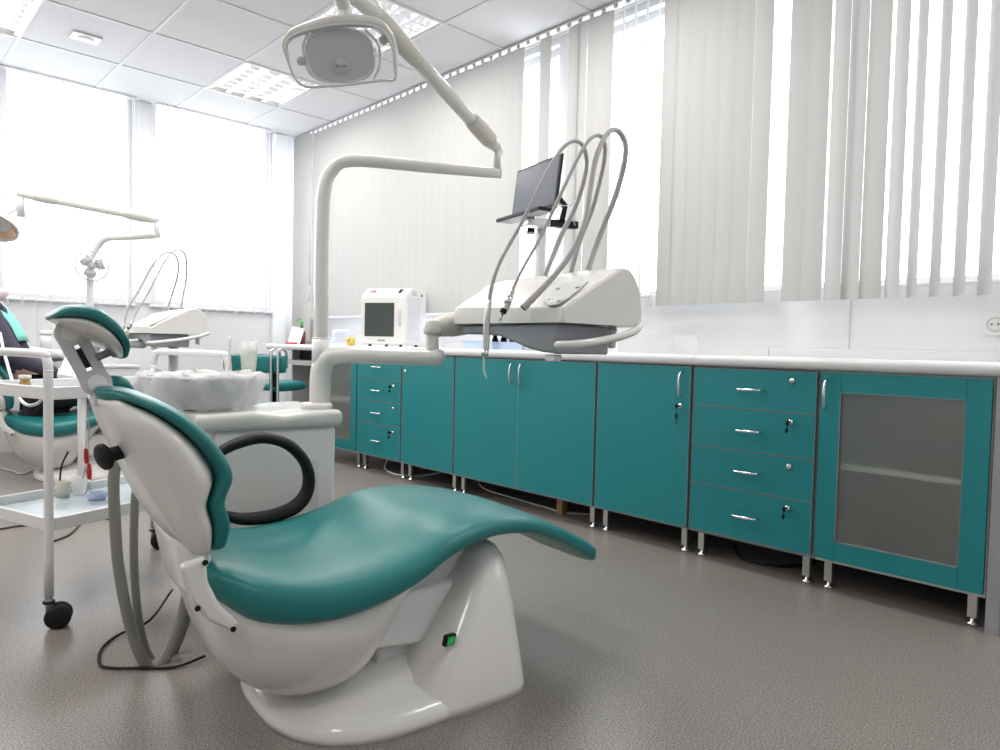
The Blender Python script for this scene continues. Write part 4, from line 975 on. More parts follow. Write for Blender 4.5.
# ================================================================ MONITOR ON ITS STAND
def make_monitor():
    d = 2.75; px_ = at(540, 270, d=3.451); base = V((px_.x, px_.y, CT))
    t = thing('laptop_stand', 'white pole on the countertop carrying the black clamp for the laptop', 'stand', tuple(base)); Zv = V((0, 0, 1))
    top = at(541, 222, d=3.451).z; b = bm_new(); cyl(b, base-Zv*.001, V((base.x, base.y, top)), .022, n=20); lathe(b, [(0, 0), (.07, 0), (.07, .008), (.03, .016), (0, .016)], base-Zv*.001); obj('pole', b, 'lgrey', t)
    A = at(527, 225, d=3.403); B = at(577, 228, d=3.487); B.z = A.z
    b = bm_new(); dd = (B-A).normalized(); s_ = Zv.cross(dd)
    prism(b, [A-s_*.02, B-s_*.02, B+s_*.02, A+s_*.02], Zv*.035, .004); obj('clamp_bar', b, 'blackp', t)
    b = bm_new(); prism(b, [at(527, 232, d=3.332), at(535, 232, d=3.332), at(535, 210, d=3.332), at(530, 210, d=3.332)], fw*.06, .003); prism(b, [at(560, 218, d=3.403), at(565, 220, d=3.403), at(568, 205, d=3.403), at(558, 192, d=3.403), at(556, 196, d=3.403), at(563, 206, d=3.403)], fw*.05, .002); obj('clamp_jaw', b, 'blackp', t)
    # laptop
    lp = thing('laptop', 'open black laptop held high on the clamp before the blinds', 'laptop', tuple(at(530, 215, d=3.332)))
    # keyboard half: near-left corner (496,217), right (560,207)
    P1 = at(497, 217, d=3.165); P2 = at(556, 206, d=3.165); P2.z = P1.z; 
    ex = at(557, 210, z=P1.z+.0)-P1; 
    R0 = at(513, 214, d=3.332); R1 = at(557, 205, d=3.118)
    zb_ = 1.385
    a_ = V((at(514, 213, z=zb_))); 
    # hinge line from left to right as seen
    h0 = at(511, 224, d=3.403); h1 = at(555, 212, d=3.070); zz = (h0.z+h1.z)/2
    h0.z = h1.z = zz; hd_ = (h1-h0).normalized(); fr_ = Zv.cross(hd_); 
    if fr_.dot(-fw) < 0: fr_ = -fr_
    if (h0+fr_*.2-EYE).dot(rt)/((h0+fr_*.2-EYE).dot(fw)) > (h0-EYE).dot(rt)/((h0-EYE).dot(fw)): pass
    b = bm_new(); prism(b, [h0, h1, h1+fr_*.085, h0+fr_*.085], Zv*.016, .003); obj('keyboard_half', b, 'blackp', lp)
    b = bm_new(); prism(b, [h0+hd_*.01+fr_*.01-Zv*.0006, h1-hd_*.01+fr_*.01-Zv*.0006, h1-hd_*.01+fr_*.075-Zv*.0006, h0+hd_*.01+fr_*.075-Zv*.0006], Zv*.0005); obj('under_plate', b, 'lgrey', lp)
    tl = (Zv*1-fr_*.12).normalized(); H_ = .245; o_ = Zv*.018
    b = bm_new(); prism(b, [h0+o_, h1+o_, h1+o_+tl*H_, h0+o_+tl*H_], -fr_*.012, .003); sc = obj('screen_half', b, 'blackp', lp)
    b = bm_new(); q = fr_*.0006; prism(b, [h0+o_+hd_*.012+tl*.022+q, h1+o_-hd_*.012+tl*.022+q, h1+o_-hd_*.012+tl*(H_-.012)+q, h0+o_+hd_*.012+tl*(H_-.012)+q], fr_*.001); obj('display', b, 'screen', sc)
    b = bm_new()
    for i in range(9): c_ = h0.lerp(h1, .12+.09*i)+o_+tl*.010+fr_*.0006; prism(b, [c_-hd_*.004-tl*.002, c_+hd_*.004-tl*.002, c_+hd_*.004+tl*.002, c_-hd_*.004+tl*.002], fr_*.001)
    obj('indicator_keys', b, 'paper', sc)
    c_ = (h0+h1)/2; b = bm_new(); prism(b, [c_+fr_*.03+hd_*.02-Zv*.001, c_-fr_*.08+hd_*.04-Zv*.001, c_-fr_*.08-hd_*.04-Zv*.001, c_+fr_*.03-hd_*.06-Zv*.001], -Zv*.035, .006); obj('support_plate', b, 'steel', t)
    w_ = bm_new(); tube(w_, [at(557, 205, d=3.272), at(571, 205, d=3.332), at(580, 195, d=3.391), at(573, 215, d=3.403), at(575, 225, d=3.451)], .002, 6, 5); obj('loose_wire', w_, 'lgrey', t)
    return t
make_monitor()
#PART3
# ================================================================ STATION BEHIND
Zv = V((0, 0, 1))
chair2 = dup(chair, OFF2, 'white and teal dental chair behind, with a seated person in dark clothes on it')
unit2 = dup(unit, OFF2, 'white cuspidor unit of the rear dental station, below its slim lamp pole')
for ch in list(unit2.children):
    if ch.name.startswith('light_pole'):
        for g_ in list(ch.children): bpy.data.objects.remove(g_)
        bpy.data.objects.remove(ch)
liner2 = dup(liner, OFF2, 'crinkled white plastic cover on the basin of the rear station, beside the person')
ref = at(168, 330, d=4.3); cc_ = V((1.465, 1.36, .85))
cons2 = dup(cons, (ref.x-cc_.x, ref.y-cc_.y, ref.z-cc_.z-.02), 'white instrument console of the rear dental station, in front of the far window wall')
for ch in list(cons2.children):
    if 'right_hose' in ch.name:
        for g_ in list(ch.children): bpy.data.objects.remove(g_)
        bpy.data.objects.remove(ch)
Pb = at(90, 340, d=4.42); Pb.z = .595
b = bm_new(); t2 = at(92, 256, d=4.42); t3 = at(104, 240, d=4.42); t4 = at(120, 237.5, d=4.40); t5 = at(158, 235, d=4.40)
tube(b, [Pb+Zv*.005, V((Pb.x, Pb.y, t2.z-.1)), t2, t3, t4, t5], [.024, .022, .021, .020, .020, .019], 14, 7)
lp2 = obj('light_pole', b, 'white', unit2, base=tuple(V(unit['_b'])+OFF2))
rl = thing('operating_light', 'dental lamp on a long arm before the far window, at the left edge', 'dental lamp', tuple(t5), 'operating lights')
a0 = at(156, 220, d=4.40); a1 = at(20, 194, d=3.95)
b = bm_new(); cyl(b, t5-Zv*.02, a0, .017, n=14); obj('lower_knuckle', b, 'white', rl)
b = bm_new(); tube(b, [a0, a1], [.023, .021], 14, 1, round_end=True); obj('spring_arm', b, 'white', rl)
b = bm_new(); tube(b, [a0.lerp(a1, .03), a0.lerp(a1, .12), a0.lerp(a1, .24)], [.022, .028, .024], 14, 4); obj('arm_sleeve', b, 'cream', rl)
b = bm_new(); tube(b, [a0.lerp(a1, .74), a0.lerp(a1, .82), a0.lerp(a1, .91)], [.022, .026, .023], 14, 4); obj('arm_sleeve', b, 'cream', rl)
b = bm_new(); k_ = at(21, 217, d=3.95); cyl(b, a1-Zv*.02, k_, .021, n=16); cyl(b, a1+Zv*.0, a1-Zv*.03, .016, n=12); obj('drop_joint', b, 'lgrey', rl)
b = bm_new(); tube(b, [at(20, 206, d=3.95), at(8, 213, d=3.93), at(0, 212, d=3.9)], [.012, .013, .02], 10, 3); obj('head_link', b, 'white2', rl)
hc_ = at(-8, 222, d=3.88); ax_ = V((-.35, -.35, -.87)).normalized()
b = bm_new(); lathe(b, [(0, -.05), (.06, -.045), (.11, -.02), (.135, .012), (.138, .03), (.125, .022), (.09, -.005), (0, -.02)], hc_, ax_, 30); obj('reflector_housing', b, 'white2', rl)
b = bm_new(); lathe(b, [(.122, .021), (.088, -.008), (.04, -.018), (0, -.02)], hc_+ax_*.002, ax_, 30); obj('amber_reflector', b, 'amber', rl)
b = bm_new(); lathe(b, [(.13, .03), (.13, .034), (0, .036)], hc_, ax_, 30); obj('clear_shield', b, 'shield', rl)
# round fan on the rear lamp pole
fc = at(92, 266, d=4.36); fn = (EYE-fc).normalized(); fr = fn.cross(Zv).normalized()*-1; fu = fn.cross(fr)
fa = thing('clip_fan', 'small round white fan clipped to the rear lamp pole', 'fan', tuple(fc))
b = bm_new()
def ringp(r, dn, n=28): return [fc+fr*r*math.cos(2*PI*k/n)+fu*r*math.sin(2*PI*k/n)+fn*dn for k in range(n)]
for r, dn in ((.093, 0), (.09, .016), (.09, -.016), (.045, .024)): tube(b, ringp(r, dn), .0034, 6, 1, closed=True)
for k in range(16):
    a = 2*PI*k/16; e_ = fr*math.cos(a)+fu*math.sin(a); tube(b, [fc+e_*.02+fn*.026, fc+e_*.07+fn*.024, fc+e_*.092+fn*.004], .0011, 5, 3)
obj('fan_cage', b, 'lgrey', fa)
for k in range(3):
    a0_ = 2*PI*k/3+.3; rings = []
    for i in range(6):
        f = i/5; r = .018+.058*f; hw2 = .48+.36*math.sin(PI*min(1, f+.15)); 
        rings.append([fc+(fr*math.cos(a0_+q)+fu*math.sin(a0_+q))*r+fn*(q*.012+dz) for q, dz in ((-hw2, 0), (hw2, 0), (hw2, .0015), (-hw2, .0015))])
    obj('fan_blade', ringloft(bm_new(), rings), 'lgrey', fa)
b = bm_new(); lathe(b, [(0, -.035), (.022, -.03), (.024, 0), (.018, .012), (0, .014)], fc, fn, 20); tube(b, [fc-fn*.03, fc-fn*.06-Zv*.02], .01, 8, 1); obj('fan_motor', b, 'lgrey', fa)
# low cabinet and bits behind the headrest
q0 = at(84, 365, d=4.75); q1 = at(140, 366, d=4.75)
sc_ = thing('side_cabinet', 'low white cabinet standing behind the headrest near the far wall', 'cabinet', ((q0.x+q1.x)/2, (q0.y+q1.y)/2+.15, 0))
x0_, x1_, y_ = min(q0.x, q1.x)-.02, max(q0.x, q1.x)+.0, max(q0.y, q1.y)+.02
x0_ = at(84, 365, y=5.37).x; x1_ = at(140, 365, y=5.37).x; zt_ = at(110, 365, y=5.37).z
obj('cabinet_body', box(bm_new(), (x0_+.006, 5.37, .0), (x1_-.006, 5.62, zt_-.02), .003), 'white2', sc_); obj('cabinet_top', box(bm_new(), (x0_, 5.36, zt_-.0195), (x1_, 5.63, zt_), .004), 'white2', sc_)
# tap-like holder at the rear console
hx = at(201, 322, d=4.55); b = bm_new(); lathe(b, [(0, -.03), (.022, -.028), (.026, -.01), (.026, .01), (.02, .02), (0, .02)], hx, (-.5, -.8, .1), 18); tube(b, [hx, hx+V((-.04, .05, .02))], .018, 10, 1)
hb = obj('cup_holder', b, 'steel', cons2, base=tuple(V(cons['_b'])+V((ref.x-cc_.x, ref.y-cc_.y, ref.z-cc_.z-.02))))
# console support of the rear station: post standing on the rear unit behind the console
b = bm_new(); pc = V((ref.x, ref.y, 0)); tube(b, [pc+V((.06, .08, .0)), pc+V((.06, .08, ref.z-.075))], .03, 14, 1); lathe(b, [(0, 0), (.16, 0), (.16, .02), (.04, .04), (0, .04)], pc+V((.06, .08, 0)), n=28)
obj('floor_stand', b, 'white2', cons2, base=tuple(V(cons['_b'])+V((ref.x-cc_.x, ref.y-cc_.y, ref.z-cc_.z-.02))))
# grey instrument desk of the rear station between headrest link and trolley
dt = thing('instrument_tray', 'sloping white tray table with grey edge between the trolley and the headrest link', 'tray table', tuple(at(78, 382, d=3.5)))
q = [at(57, 378, d=3.15), at(100, 385, d=3.25), at(104, 372, d=3.55), at(66, 360, d=3.45)]
for k_ in q: pass
b = bm_new(); prism(b, [q[0], q[1], q[2], q[3]], (0, 0, .022), .004); obj('tray_top', b, 'white2', dt)
b = bm_new(); prism(b, [q[0]-Zv*.001, q[1]-Zv*.001, q[2]-Zv*.001, q[3]-Zv*.001], (0, 0, -.018)); obj('grey_edge', b, 'mgrey', dt)
cq = (q[0]+q[1]+q[2]+q[3])/4; b = bm_new(); tube(b, [cq-Zv*.02, V((cq.x, cq.y, .0))], .02, 12, 1); lathe(b, [(0, 0), (.13, 0), (.13, .015), (.02, .03), (0, .03)], (cq.x, cq.y, 0), n=28); obj('tray_stand', b, 'white2', dt)
pk = thing('tissue_pack', 'crumpled white paper pack lying on the covered rear basin by the person', 'paper pack', tuple(at(38, 352, d=4.0)))
rnd = random.Random(5); b = bm_new(); c_ = at(40, 356, d=4.1)
loft(b, [(c_+V((-.14, -.02, 0)), V((0, .07, 0)), V((0, 0, .030)), 2.4), (c_+V((-.06, 0, .012)), V((0, .09, .01)), V((.01, 0, .042)), 3), (c_+V((.03, 0, .006)), V((0, .09, -.008)), V((-.01, 0, .036)), 3), (c_+V((.10, .01, .0)), V((0, .07, 0)), V((0, 0, .03)), 2.4)], n=24, cap=(.02, .02))
for v in b.verts: v.co += V((rnd.uniform(-.004, .004), rnd.uniform(-.004, .004), rnd.uniform(-.004, .004)))
obj('paper', b, 'paper', pk)
bx = at(46, 336, d=4.6); o = thing('white_canister', 'small white lidded canister behind the paper pack at left', 'canister', (bx.x, bx.y, bx.z-.07))
b = bm_new(); lathe(b, [(0, -.09), (.034, -.09), (.036, .012), (.0, .012)], bx, n=24); obj('canister_body', b, 'white2', o)
b = bm_new(); lathe(b, [(.041, .0125), (.041, .034), (.036, .038), (0, .038)], bx, n=24); obj('canister_lid', b, 'white', o)
b = bm_new(); st_ = V((bx.x, bx.y, 0)); box(b, (bx.x-.05, bx.y-.05, 0), (bx.x+.10, bx.y+.12, bx.z-.0905), .004); tag(obj('storage_cart', b, 'white2'), 'plain white storage cart carrying the canister behind the rear basin', 'cart')
# ================================================================ TROLLEY
G = at(49, 628, z=0); G.z = 0; te = V((.939, .343, 0)); tn = V((-.30, .954, 0)); TL, TW = .60, .40
def Tp(e_, n_, z): return G+te*e_+tn*n_+Zv*z
tr = thing('trolley', 'white tubular two-shelf trolley on black castors at the left', 'trolley', tuple(G))
zh = .735
for e_, nm in ((0, 'left'), (TL, 'right')):
    b = bm_new(); r_ = .045
    tube(b, [Tp(e_, 0, .085), Tp(e_, 0, zh-.10), Tp(e_, 0, zh-r_), Tp(e_, .010, zh-.012), Tp(e_, r_, zh), Tp(e_, TW-r_, zh), Tp(e_, TW-.010, zh-.012), Tp(e_, TW, zh-r_), Tp(e_, TW, zh-.10), Tp(e_, TW, .085)], .0115, 12, 5); obj('end_frame', b, 'white2', tr)
for nm, z0, mm in (('upper_shelf', .615, 'white2'), ('lower_shelf', .262, 'white2')):
    b = bm_new(); i_ = .012
    def rail(a0, b0, a1, b1): 
        A, B_ = Tp(a0, b0, 0), Tp(a1, b1, 0)
    pts = [(i_, i_), (TL-i_, i_), (TL-i_, TW-i_), (i_, TW-i_)]
    prism(b, [Tp(*p, z0) for p in pts], Zv*.004)
    h_ = .034
    prism(b, [Tp(0, 0, z0-.002), Tp(TL, 0, z0-.002), Tp(TL, i_, z0-.002), Tp(0, i_, z0-.002)], Zv*h_, .002)
    prism(b, [Tp(0, TW-i_, z0-.002), Tp(TL, TW-i_, z0-.002), Tp(TL, TW, z0-.002), Tp(0, TW, z0-.002)], Zv*h_, .002)
    prism(b, [Tp(0, i_, z0-.002), Tp(i_, i_, z0-.002), Tp(i_, TW-i_, z0-.002), Tp(0, TW-i_, z0-.002)], Zv*h_, .002)
    prism(b, [Tp(TL-i_, i_, z0-.002), Tp(TL, i_, z0-.002), Tp(TL, TW-i_, z0-.002), Tp(TL-i_, TW-i_, z0-.002)], Zv*h_, .002)
    sh = obj(nm, b, mm, tr)
    b = bm_new(); prism(b, [Tp(i_+.001, i_+.001, z0+.0042), Tp(TL-i_-.001, i_+.001, z0+.0042), Tp(TL-i_-.001, TW-i_-.001, z0+.0042), Tp(i_+.001, TW-i_-.001, z0+.0042)], Zv*.002); obj('enamel_sheet', b, 'bluegrey', sh)
for e_, n_ in ((0, 0), (0, TW), (TL, 0), (TL, TW)):
    c_ = Tp(e_, n_, 0); b = bm_new(); wd = (te*.8-tn*.6).normalized(); ax = wd.cross(Zv)
    cc = c_+wd*.022+Zv*.032
    for sg in (-1, 1): lathe(b, [(0, 0), (.024, 0), (.031, .004), (.032, .016), (.027, .021), (0, .022)], cc+ax*sg*.003, ax*sg, 26)
    cs = obj('castor', b, 'black', tr)
    b = bm_new(); cyl(b, c_+Zv*.045, c_+Zv*.088, .0085, n=12); obj('castor_stem', b, 'mgrey', cs)
    b = bm_new(); cyl(b, c_+Zv*.068, c_+Zv*.074, .015, n=14); obj('stem_collar', b, 'black', cs)
# things on the trolley
c_ = at(25, 384, z=.6365); b = bm_new(); lathe(b, [(0, 0), (.015, 0), (.016, .016), (.013, .021), (.013, .03), (.0145, .032), (0, .032)], (c_.x, c_.y, .6218), n=20); 
o = thing('glass_jar', 'tiny amber glass jar on the upper trolley shelf', 'jar', (c_.x, c_.y, .6218)); obj('jar_body', b, mat('amber_glass', (.35, .22, .08), .12), o)
b = bm_new(); lathe(b, [(.0165, .032), (.0165, .042), (0, .042)], (c_.x, c_.y, .6219), n=20); obj('jar_lid', b, 'cream', o)
def T2(px, py, z): p = at(px, py, z=z); return p
o = thing('instrument_dish', 'shallow metal dish of slim instruments on the upper trolley shelf', 'dish', tuple(Tp(.16, .10, .6213)))
b = bm_new(); prism(b, [Tp(.07, .05, .6213), Tp(.27, .05, .6213), Tp(.27, .17, .6213), Tp(.07, .17, .6213)], Zv*.003)
for q in (((.07, .05), (.27, .05), (.27, .053), (.07, .053)), ((.07, .167), (.27, .167), (.27, .17), (.07, .17)), ((.07, .05), (.073, .05), (.073, .17), (.07, .17)), ((.267, .05), (.27, .05), (.27, .17), (.267, .17))): prism(b, [Tp(*p, .6243) for p in q], Zv*.012)
obj('dish', b, 'steel', o)
for k in range(5):
    b = bm_new(); tube(b, [Tp(.085+.005*k, .065+.02*k, .628), Tp(.17, .07+.019*k, .628), Tp(.25, .068+.018*k, .634)], [.0025, .0035, .0012], 6, 4); obj('instrument', b, 'chrome' if k % 2 else 'wood', o)
# red-sleeved clips hanging on chains from the upper shelf
for k, (px_, y0_, y1_, y2_) in enumerate(((86, 396, 450, 462), (89, 398, 465, 478))):
    A = at(px_, y0_, d=2.04); o = thing('hanging_clip', ['upper red-sleeved clip hanging on a thin cord from the trolley shelf', 'lower red-sleeved clip with metal jaws hanging just below the other red one'][k], 'clip', tuple(A), 'red clips on the trolley')
    n_p = G+te*0; A = at(px_, y0_, d=2.01)
    s1_ = at(px_, y1_, d=2.01); s2_ = at(px_+.5, y2_, d=2.01); s3_ = at(px_-3, y2_+16, d=2.01)
    b = bm_new(); tube(b, [A, A.lerp(s1_, .5), s1_], .0013, 6, 2); obj('cord', b, 'lgrey', o)
    b = bm_new(); tube(b, [s1_, s1_.lerp(s2_, .5), s2_], [.005, .0068, .0058], 10, 3, round_end=True); obj('red_sleeve', b, 'red', o)
    b = bm_new(); tube(b, [s2_, s3_], [.004, .0016], 8, 1); tube(b, [s2_, s3_+rt*.012], [.004, .0016], 8, 1); obj('jaws', b, 'steel', o)
# clutter on the lower shelf
for k, (px_, py_, r, h_, m_, lab) in enumerate(((63, 497, .022, .05, 'cream', 'cream small pot on the lower trolley shelf'), (80, 494, .026, .06, 'clear', 'clear plastic beaker on the lower trolley shelf'), (97, 499, .032, .022, 'blue', 'low pale blue dish on the lower trolley shelf'))):
    c_ = at(px_, py_, z=.2685); o = bm_new(); lathe(o, [(0, 0), (r*.8, 0), (r, h_), (r*.9, h_), (r*.72, .003), (0, .003)], (c_.x, c_.y, .2685), n=22); tag(obj(['pot', 'beaker', 'dish'][k], o, m_), lab, ['pot', 'beaker', 'dish'][k])
# thin white tube hanging below the upper shelf
b = bm_new(); tube(b, [at(0, 333, d=2.6), at(4, 352, d=2.5), at(12, 380, d=2.35), at(18, 396, d=2.25), at(27, 405, d=2.2), at(38, 403, d=2.2), at(45, 394, d=2.2)], .005, 8, 6)
tag(obj('white_tube', b, 'white2'), 'thin white tube curving under the upper trolley shelf', 'tube')
# floor cables below the trolley
for k, (pts, lab) in enumerate(((((0, 529), (18, 526), (45, 524), (70, 526), (90, 516), (112, 520)), 'brown floor cable crossing under the trolley toward the foreground chair'), (((38, 505), (40, 518), (62, 526), (80, 522), (70, 534), (54, 541)), 'short brown cable curling on the floor beside the trolley leg'))):
    b = bm_new(); tube(b, [at(x, y, z=.0045) for x, y in pts], .0042, 6, 6); tag(obj('floor_cable', b, mat('brown_cable_%d' % k, (.06, .04, .035), .5)), lab, 'cable')
b = bm_new(); tube(b, [at(0, 468, z=.005), at(12, 471, z=.005), at(22, 474, z=.005), at(34, 470, z=.005)], .005, 6, 6); tag(obj('floor_cable', b, 'lgrey'), 'pale cable on the floor below the rear dental chair', 'cable')
b = bm_new(); tube(b, [at(61, 500, z=.005), at(60, 480, z=.06), at(62, 465, z=.14), at(68, 452, z=.22)], .0045, 6, 6); tag(obj('hanging_cable', b, 'black'), 'thin black cable running down beside the rear chair base', 'cable')
# ================================================================ OFFICE CHAIR by the desk
oc = thing('office_chair', 'teal padded chair with chrome tubes behind the covered basin, by the desk', 'chair', (2.0, 4.2, 0))
d_ = 4.25
bl_, br_ = at(226, 368, d=d_+.15), at(282, 366, d=d_); ht_ = .11
e_ = (br_-bl_); e_.z = 0; w_ = e_.length; e_.normalize(); g_ = Zv.cross(e_); g_ = g_ if g_.dot(fw) > 0 else -g_
zc_ = .645; mid = (bl_+br_)/2; mid.z = 0
def OC(a, c, z): return mid+e_*a+g_*c+Zv*z
b = bm_new(); loft(b, [(OC(-w_/2-.02, .02, zc_), g_*.022, Zv*.052, 3.5), (OC(-w_/4, .0, zc_), g_*.026, Zv*.055, 3.5), (OC(w_/4, 0, zc_), g_*.026, Zv*.055, 3.5), (OC(w_/2, .02, zc_), g_*.022, Zv*.052, 3.5)], n=28, cap=(.006, .006)); obj('backrest', b, 'vinyl', oc)
b = bm_new(); tube(b, [OC(-w_/2, .035, zc_+.045), OC(0, .02, zc_+.05), OC(w_/2, .035, zc_+.04)], .012, 8, 4); obj('back_rim', b, 'blackp', oc)
for a_ in (w_/2-.005, w_/2-.055):
    b = bm_new(); tube(b, [OC(a_, -.03, .02), OC(a_, -.03, .35), OC(a_, -.032, zc_+.05), OC(a_-.002, -.02, zc_+.085), OC(a_-.004, .02, zc_+.095), OC(a_-.004, .05, zc_+.07), OC(a_-.004, .06, zc_-.02)], .008, 10, 5); obj('chrome_tube', b, 'chrome', oc)
b = bm_new(); prism(b, [OC(w_/2-.12, .03, .50), OC(w_/2-.075, .03, .50), OC(w_/2-.075, .03, .60), OC(w_/2-.12, .03, .60)], g_*.02, .003); obj('back_bracket', b, 'blackp', oc)
b = bm_new(); loft(b, [(OC(-.15, .2, .50), g_*.15, Zv*.028, 3.2), (OC(-.02, .2, .505), g_*.19, Zv*.033, 3.2), (OC(.12, .2, .50), g_*.17, Zv*.03, 3.2)], n=32, cap=(.03, .03)); obj('seat', b, 'vinyl', oc)
b = bm_new(); tube(b, [OC(0, .2, .47), OC(0, .2, .08)], .025, 14, 1)
for k in range(5):
    a = 2*PI*k/5; tube(b, [OC(0, .2, .09), OC(.24*math.cos(a), .2+.24*math.sin(a), .05)], [.022, .013], 10, 1)
obj('star_base', b, 'blackp', oc)
for k in range(5):
    a = 2*PI*k/5; p_ = OC(.24*math.cos(a), .2+.24*math.sin(a), .025); b = bm_new(); lathe(b, [(0, -.02), (.02, -.02), (.025, -.015), (.025, .015), (.02, .02), (0, .02)], p_, (math.sin(a), math.cos(a), 0), 18); obj('castor', b, 'black', oc)
# ================================================================ PERSON on the rear chair
def Q(s, n, z):
    k = max(0, min(1, (z-.60)/.25)); k2 = max(0, (z-.97)/.25)
    return W(s-.07*k-.02*k2, n, z+.05*k)+OFF2
def skin_mesh(name, joints, edges, m, parent, base, sub=2):
    me = bpy.data.meshes.new(name); keys = list(joints); ix = {k: i for i, k in enumerate(keys)}
    B_ = V(base); me.from_pydata([tuple(V(joints[k][0])-B_) for k in keys], [(ix[a], ix[b]) for a, b in edges], []); me.update()
    o = bpy.data.objects.new(name, me); C.objects.link(o)
    sk = o.modifiers.new('skin', 'SKIN'); lay = me.skin_vertices[0] if me.skin_vertices else None
    if lay is None:
        bm_ = bmesh.new(); bm_.from_mesh(me); bm_.verts.layers.skin.verify(); bm_.to_mesh(me); bm_.free(); lay = me.skin_vertices[0]
    for i, k in enumerate(keys):
        r = joints[k][1]; r = (r, r) if not isinstance(r, tuple) else r; lay.data[i].radius = r; lay.data[i].use_root = (i == 0)
    sk.use_smooth_shade = True; s2_ = o.modifiers.new('sub', 'SUBSURF'); s2_.levels = sub; s2_.render_levels = sub
    # bake so that the body is one plain mesh
    bpy.context.view_layer.update(); dg = bpy.context.evaluated_depsgraph_get(); m2 = bpy.data.meshes.new_from_object(o.evaluated_get(dg)); bpy.data.objects.remove(o)
    m2.materials.clear(); m2.materials.append(M[m]); 
    for p in m2.polygons: p.material_index = 0; p.use_smooth = True
    o = bpy.data.objects.new(name, m2); C.objects.link(o); o['_b'] = tuple(B_)
    if parent is None: o.location = B_
    else: o.parent = parent
    return o
pb_ = Q(-.27, 0, .42)
J = {'pelvis': (Q(-.24, 0, .475), (.115, .10)), 'waist': (Q(-.30, 0, .60), (.10, .085)), 'chest': (Q(-.37, 0, .78), (.125, .10)), 'upper': (Q(-.405, 0, .90), (.10, .075)),
     'neck': (Q(-.42, 0, .99), .045), 'skull': (Q(-.415, 0, 1.055), (.062, .062)), 'crown': (Q(-.42, 0, 1.15), (.066, .072)), 'top': (Q(-.425, 0, 1.195), (.04, .045))}
E_ = [('pelvis', 'waist'), ('waist', 'chest'), ('chest', 'upper'), ('upper', 'neck'), ('neck', 'skull'), ('skull', 'crown'), ('crown', 'top')]
for sg, t_ in ((-1, 'n'), (1, 'f')):
    J['sh'+t_] = (Q(-.40, sg*.145, .89), .048); J['el'+t_] = (Q(-.32, sg*.20, .66), .037); J['wr'+t_] = (Q(-.12, sg*.13, .575), .024); J['pa'+t_] = (Q(-.065, sg*.115, .565), (.030, .016))
    J['hi'+t_] = (Q(-.20, sg*.085, .47), .078); J['kn'+t_] = (Q(.17, sg*.095, .47), .054); J['an'+t_] = (Q(.50, sg*.085, .375), .034); J['he'+t_] = (Q(.54, sg*.085, .37), .032); J['to'+t_] = (Q(.57, sg*.10, .47), .026)
    E_ += [('upper', 'sh'+t_), ('sh'+t_, 'el'+t_), ('el'+t_, 'wr'+t_), ('wr'+t_, 'pa'+t_), ('pelvis', 'hi'+t_), ('hi'+t_, 'kn'+t_), ('kn'+t_, 'an'+t_), ('an'+t_, 'he'+t_), ('he'+t_, 'to'+t_)]
    for f_ in range(4):
        o1 = (f_-1.5)*.0145; L_ = (.040, .048, .045, .034)[f_]; nm = 'f%d%s' % (f_, t_)
        J[nm+'a'] = (Q(-.045, sg*.115+o1, .562), .0085); J[nm+'b'] = (Q(-.045+L_*.55, sg*.115+o1*1.15, .556), .0078); J[nm+'c'] = (Q(-.045+L_, sg*.115+o1*1.2, .540), .0065)
        E_ += [('pa'+t_, nm+'a'), (nm+'a', nm+'b'), (nm+'b', nm+'c')]
    J['t1'+t_] = (Q(-.085, sg*.115-sg*.028, .562), .010); J['t2'+t_] = (Q(-.06, sg*.115-sg*.042, .554), .0085); E_ += [('pa'+t_, 't1'+t_), ('t1'+t_, 't2'+t_)]
pers = skin_mesh('person', J, E_, 'skin', None, pb_)
tag(pers, 'seated person in dark knitted top and mint bib on the rear dental chair', 'person')
# face features sculpted onto the same mesh would be outside the frame; nose, ears and hair as parts
b = bm_new(); loft(b, [(Q(-.352, 0, 1.135), CN*.006, CD*.006, 2), (Q(-.342, 0, 1.115), CN*.010, CD*.012, 2), (Q(-.338, 0, 1.095), CN*.015, CD*.016, 2)], n=14, cap=(.004, .006)); obj('nose', b, 'skin', pers, base=tuple(pb_))
for sg in (-1, 1):
    b = bm_new(); loft(b, [(Q(-.425, sg*.068, 1.13), CD*.012, CN*.006, 2), (Q(-.42, sg*.072, 1.11), CD*.015, CN*.008, 2), (Q(-.415, sg*.068, 1.085), CD*.009, CN*.006, 2)], n=12, cap=(.005, .005)); obj('ear', b, 'skin', pers, base=tuple(pb_))
    b = bm_new(); lathe(b, [(0, -.008), (.008, -.003), (.009, .002), (0, .006)], Q(-.353, sg*.027, 1.13), CD, 12); obj('eye', b, 'paper', pers, base=tuple(pb_))
b = bm_new(); tube(b, [Q(-.350, -.022, 1.065), Q(-.343, 0, 1.063), Q(-.350, .022, 1.065)], [.003, .006, .003], 8, 4); obj('mouth', b, mat('lips', (.45, .18, .17), .5), pers, base=tuple(pb_))
b = bm_new(); loft(b, [(Q(-.415, 0, 1.225), CN*.045, CD*.05, 2.2), (Q(-.425, 0, 1.20), CN*.074, CD*.076, 2.2), (Q(-.44, 0, 1.15), CN*.083, CD*.068, 2.2), (Q(-.45, 0, 1.09), CN*.080, CD*.055, 2.2), (Q(-.455, 0, 1.02), CN*.06, CD*.035, 2.2)], n=26, cap=(.015, .02)); obj('hair', b, 'hair', pers, base=tuple(pb_))
Jc = {k: (J[k][0], tuple(q+.012 for q in J[k][1]) if isinstance(J[k][1], tuple) else J[k][1]+.013) for k in ('waist', 'pelvis', 'chest', 'upper', 'shn', 'eln', 'shf', 'elf')}
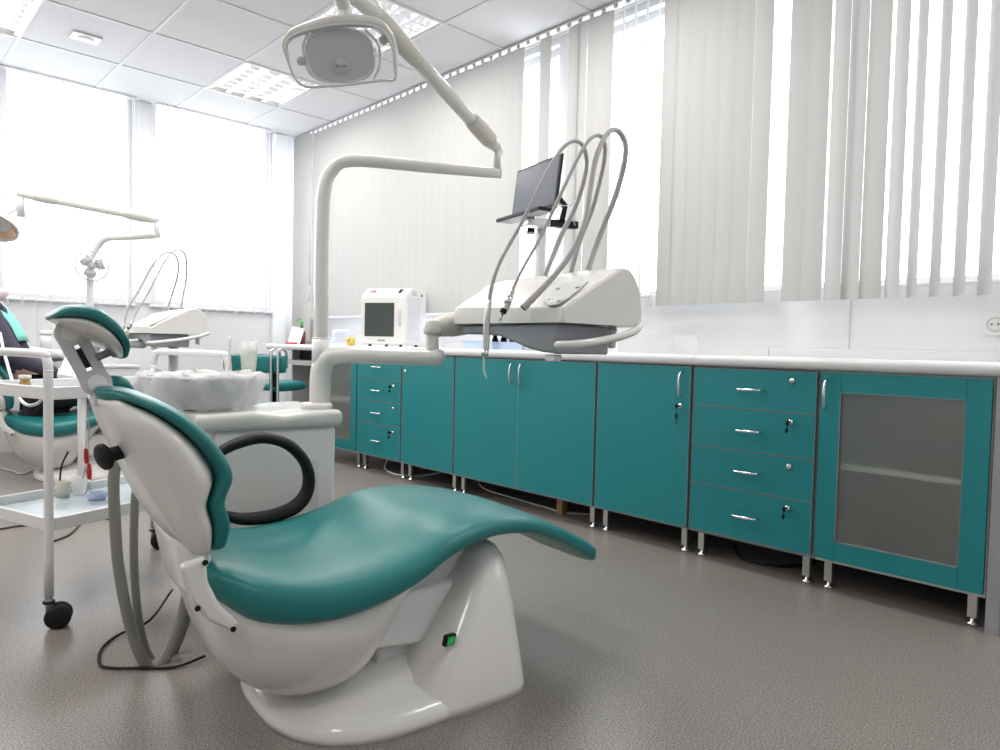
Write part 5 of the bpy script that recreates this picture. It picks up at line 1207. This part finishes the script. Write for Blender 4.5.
Jc['wrn'] = (Q(-.14, -.137, .58), .036); Jc['wrf'] = (Q(-.14, .137, .58), .036); Jc['pelvis'] = (Q(-.25, 0, .50), (.13, .115))
skin_mesh('cardigan', Jc, [('waist', 'pelvis'), ('waist', 'chest'), ('chest', 'upper'), ('upper', 'shn'), ('shn', 'eln'), ('eln', 'wrn'), ('upper', 'shf'), ('shf', 'elf'), ('elf', 'wrf')], 'cardigan', pers, pb_)
Jt = {'pelvis': (Q(-.24, 0, .475), (.125, .11)), 'hin': (J['hin'][0], .088), 'hif': (J['hif'][0], .088), 'knn': (J['knn'][0], .066), 'knf': (J['knf'][0], .066), 'ann': (Q(.46, -.085, .385), .048), 'anf': (Q(.46, .085, .385), .048)}
skin_mesh('trousers', Jt, [('pelvis', 'hin'), ('hin', 'knn'), ('knn', 'ann'), ('pelvis', 'hif'), ('hif', 'knf'), ('knf', 'anf')], 'trouser', pers, pb_)
for sg in (-1, 1):
    b = bm_new(); loft(b, [(Q(.535, sg*.088, .335), CN*.035, CD*.045, 2.6), (Q(.55, sg*.09, .38), CN*.042, CD*.05, 2.6), (Q(.575, sg*.097, .44), CN*.042, CD*.034, 2.6), (Q(.592, sg*.102, .50), CN*.035, CD*.024, 2.6)], n=20, cap=(.012, .02)); obj('shoe', b, 'blackp', pers, base=tuple(pb_))
# mint bib over the chest, held by a cord
b = bm_new(); rings = []
for i in range(9):
    f = i/8; z = .93-.20*f; s = -.33+.10*f+.02*math.sin(f*PI); hw2 = .13+.03*f
    rings.append([Q(s-.05*(u*u)+.003*math.sin(9*u+i), u*hw2, z+.004*math.sin(7*u)) for u in [k/6-1 for k in range(13)]]+[Q(s-.05*(u*u)-.004, u*hw2, z) for u in [1-k/6 for k in range(13)]])
ringloft(b, rings); obj('paper_bib', b, 'bib', pers, base=tuple(pb_))
b = bm_new(); loft(b, [(Q(-.40, 0, .995), CN*.075, CD*.075, 2.2), (Q(-.385, 0, .965), CN*.095, CD*.10, 2.2), (Q(-.40, 0, .925), CN*.13, CD*.09, 2.2)], n=26, cap=(.01, .01)); obj('scarf', b, 'pinkcloth', pers, base=tuple(pb_))
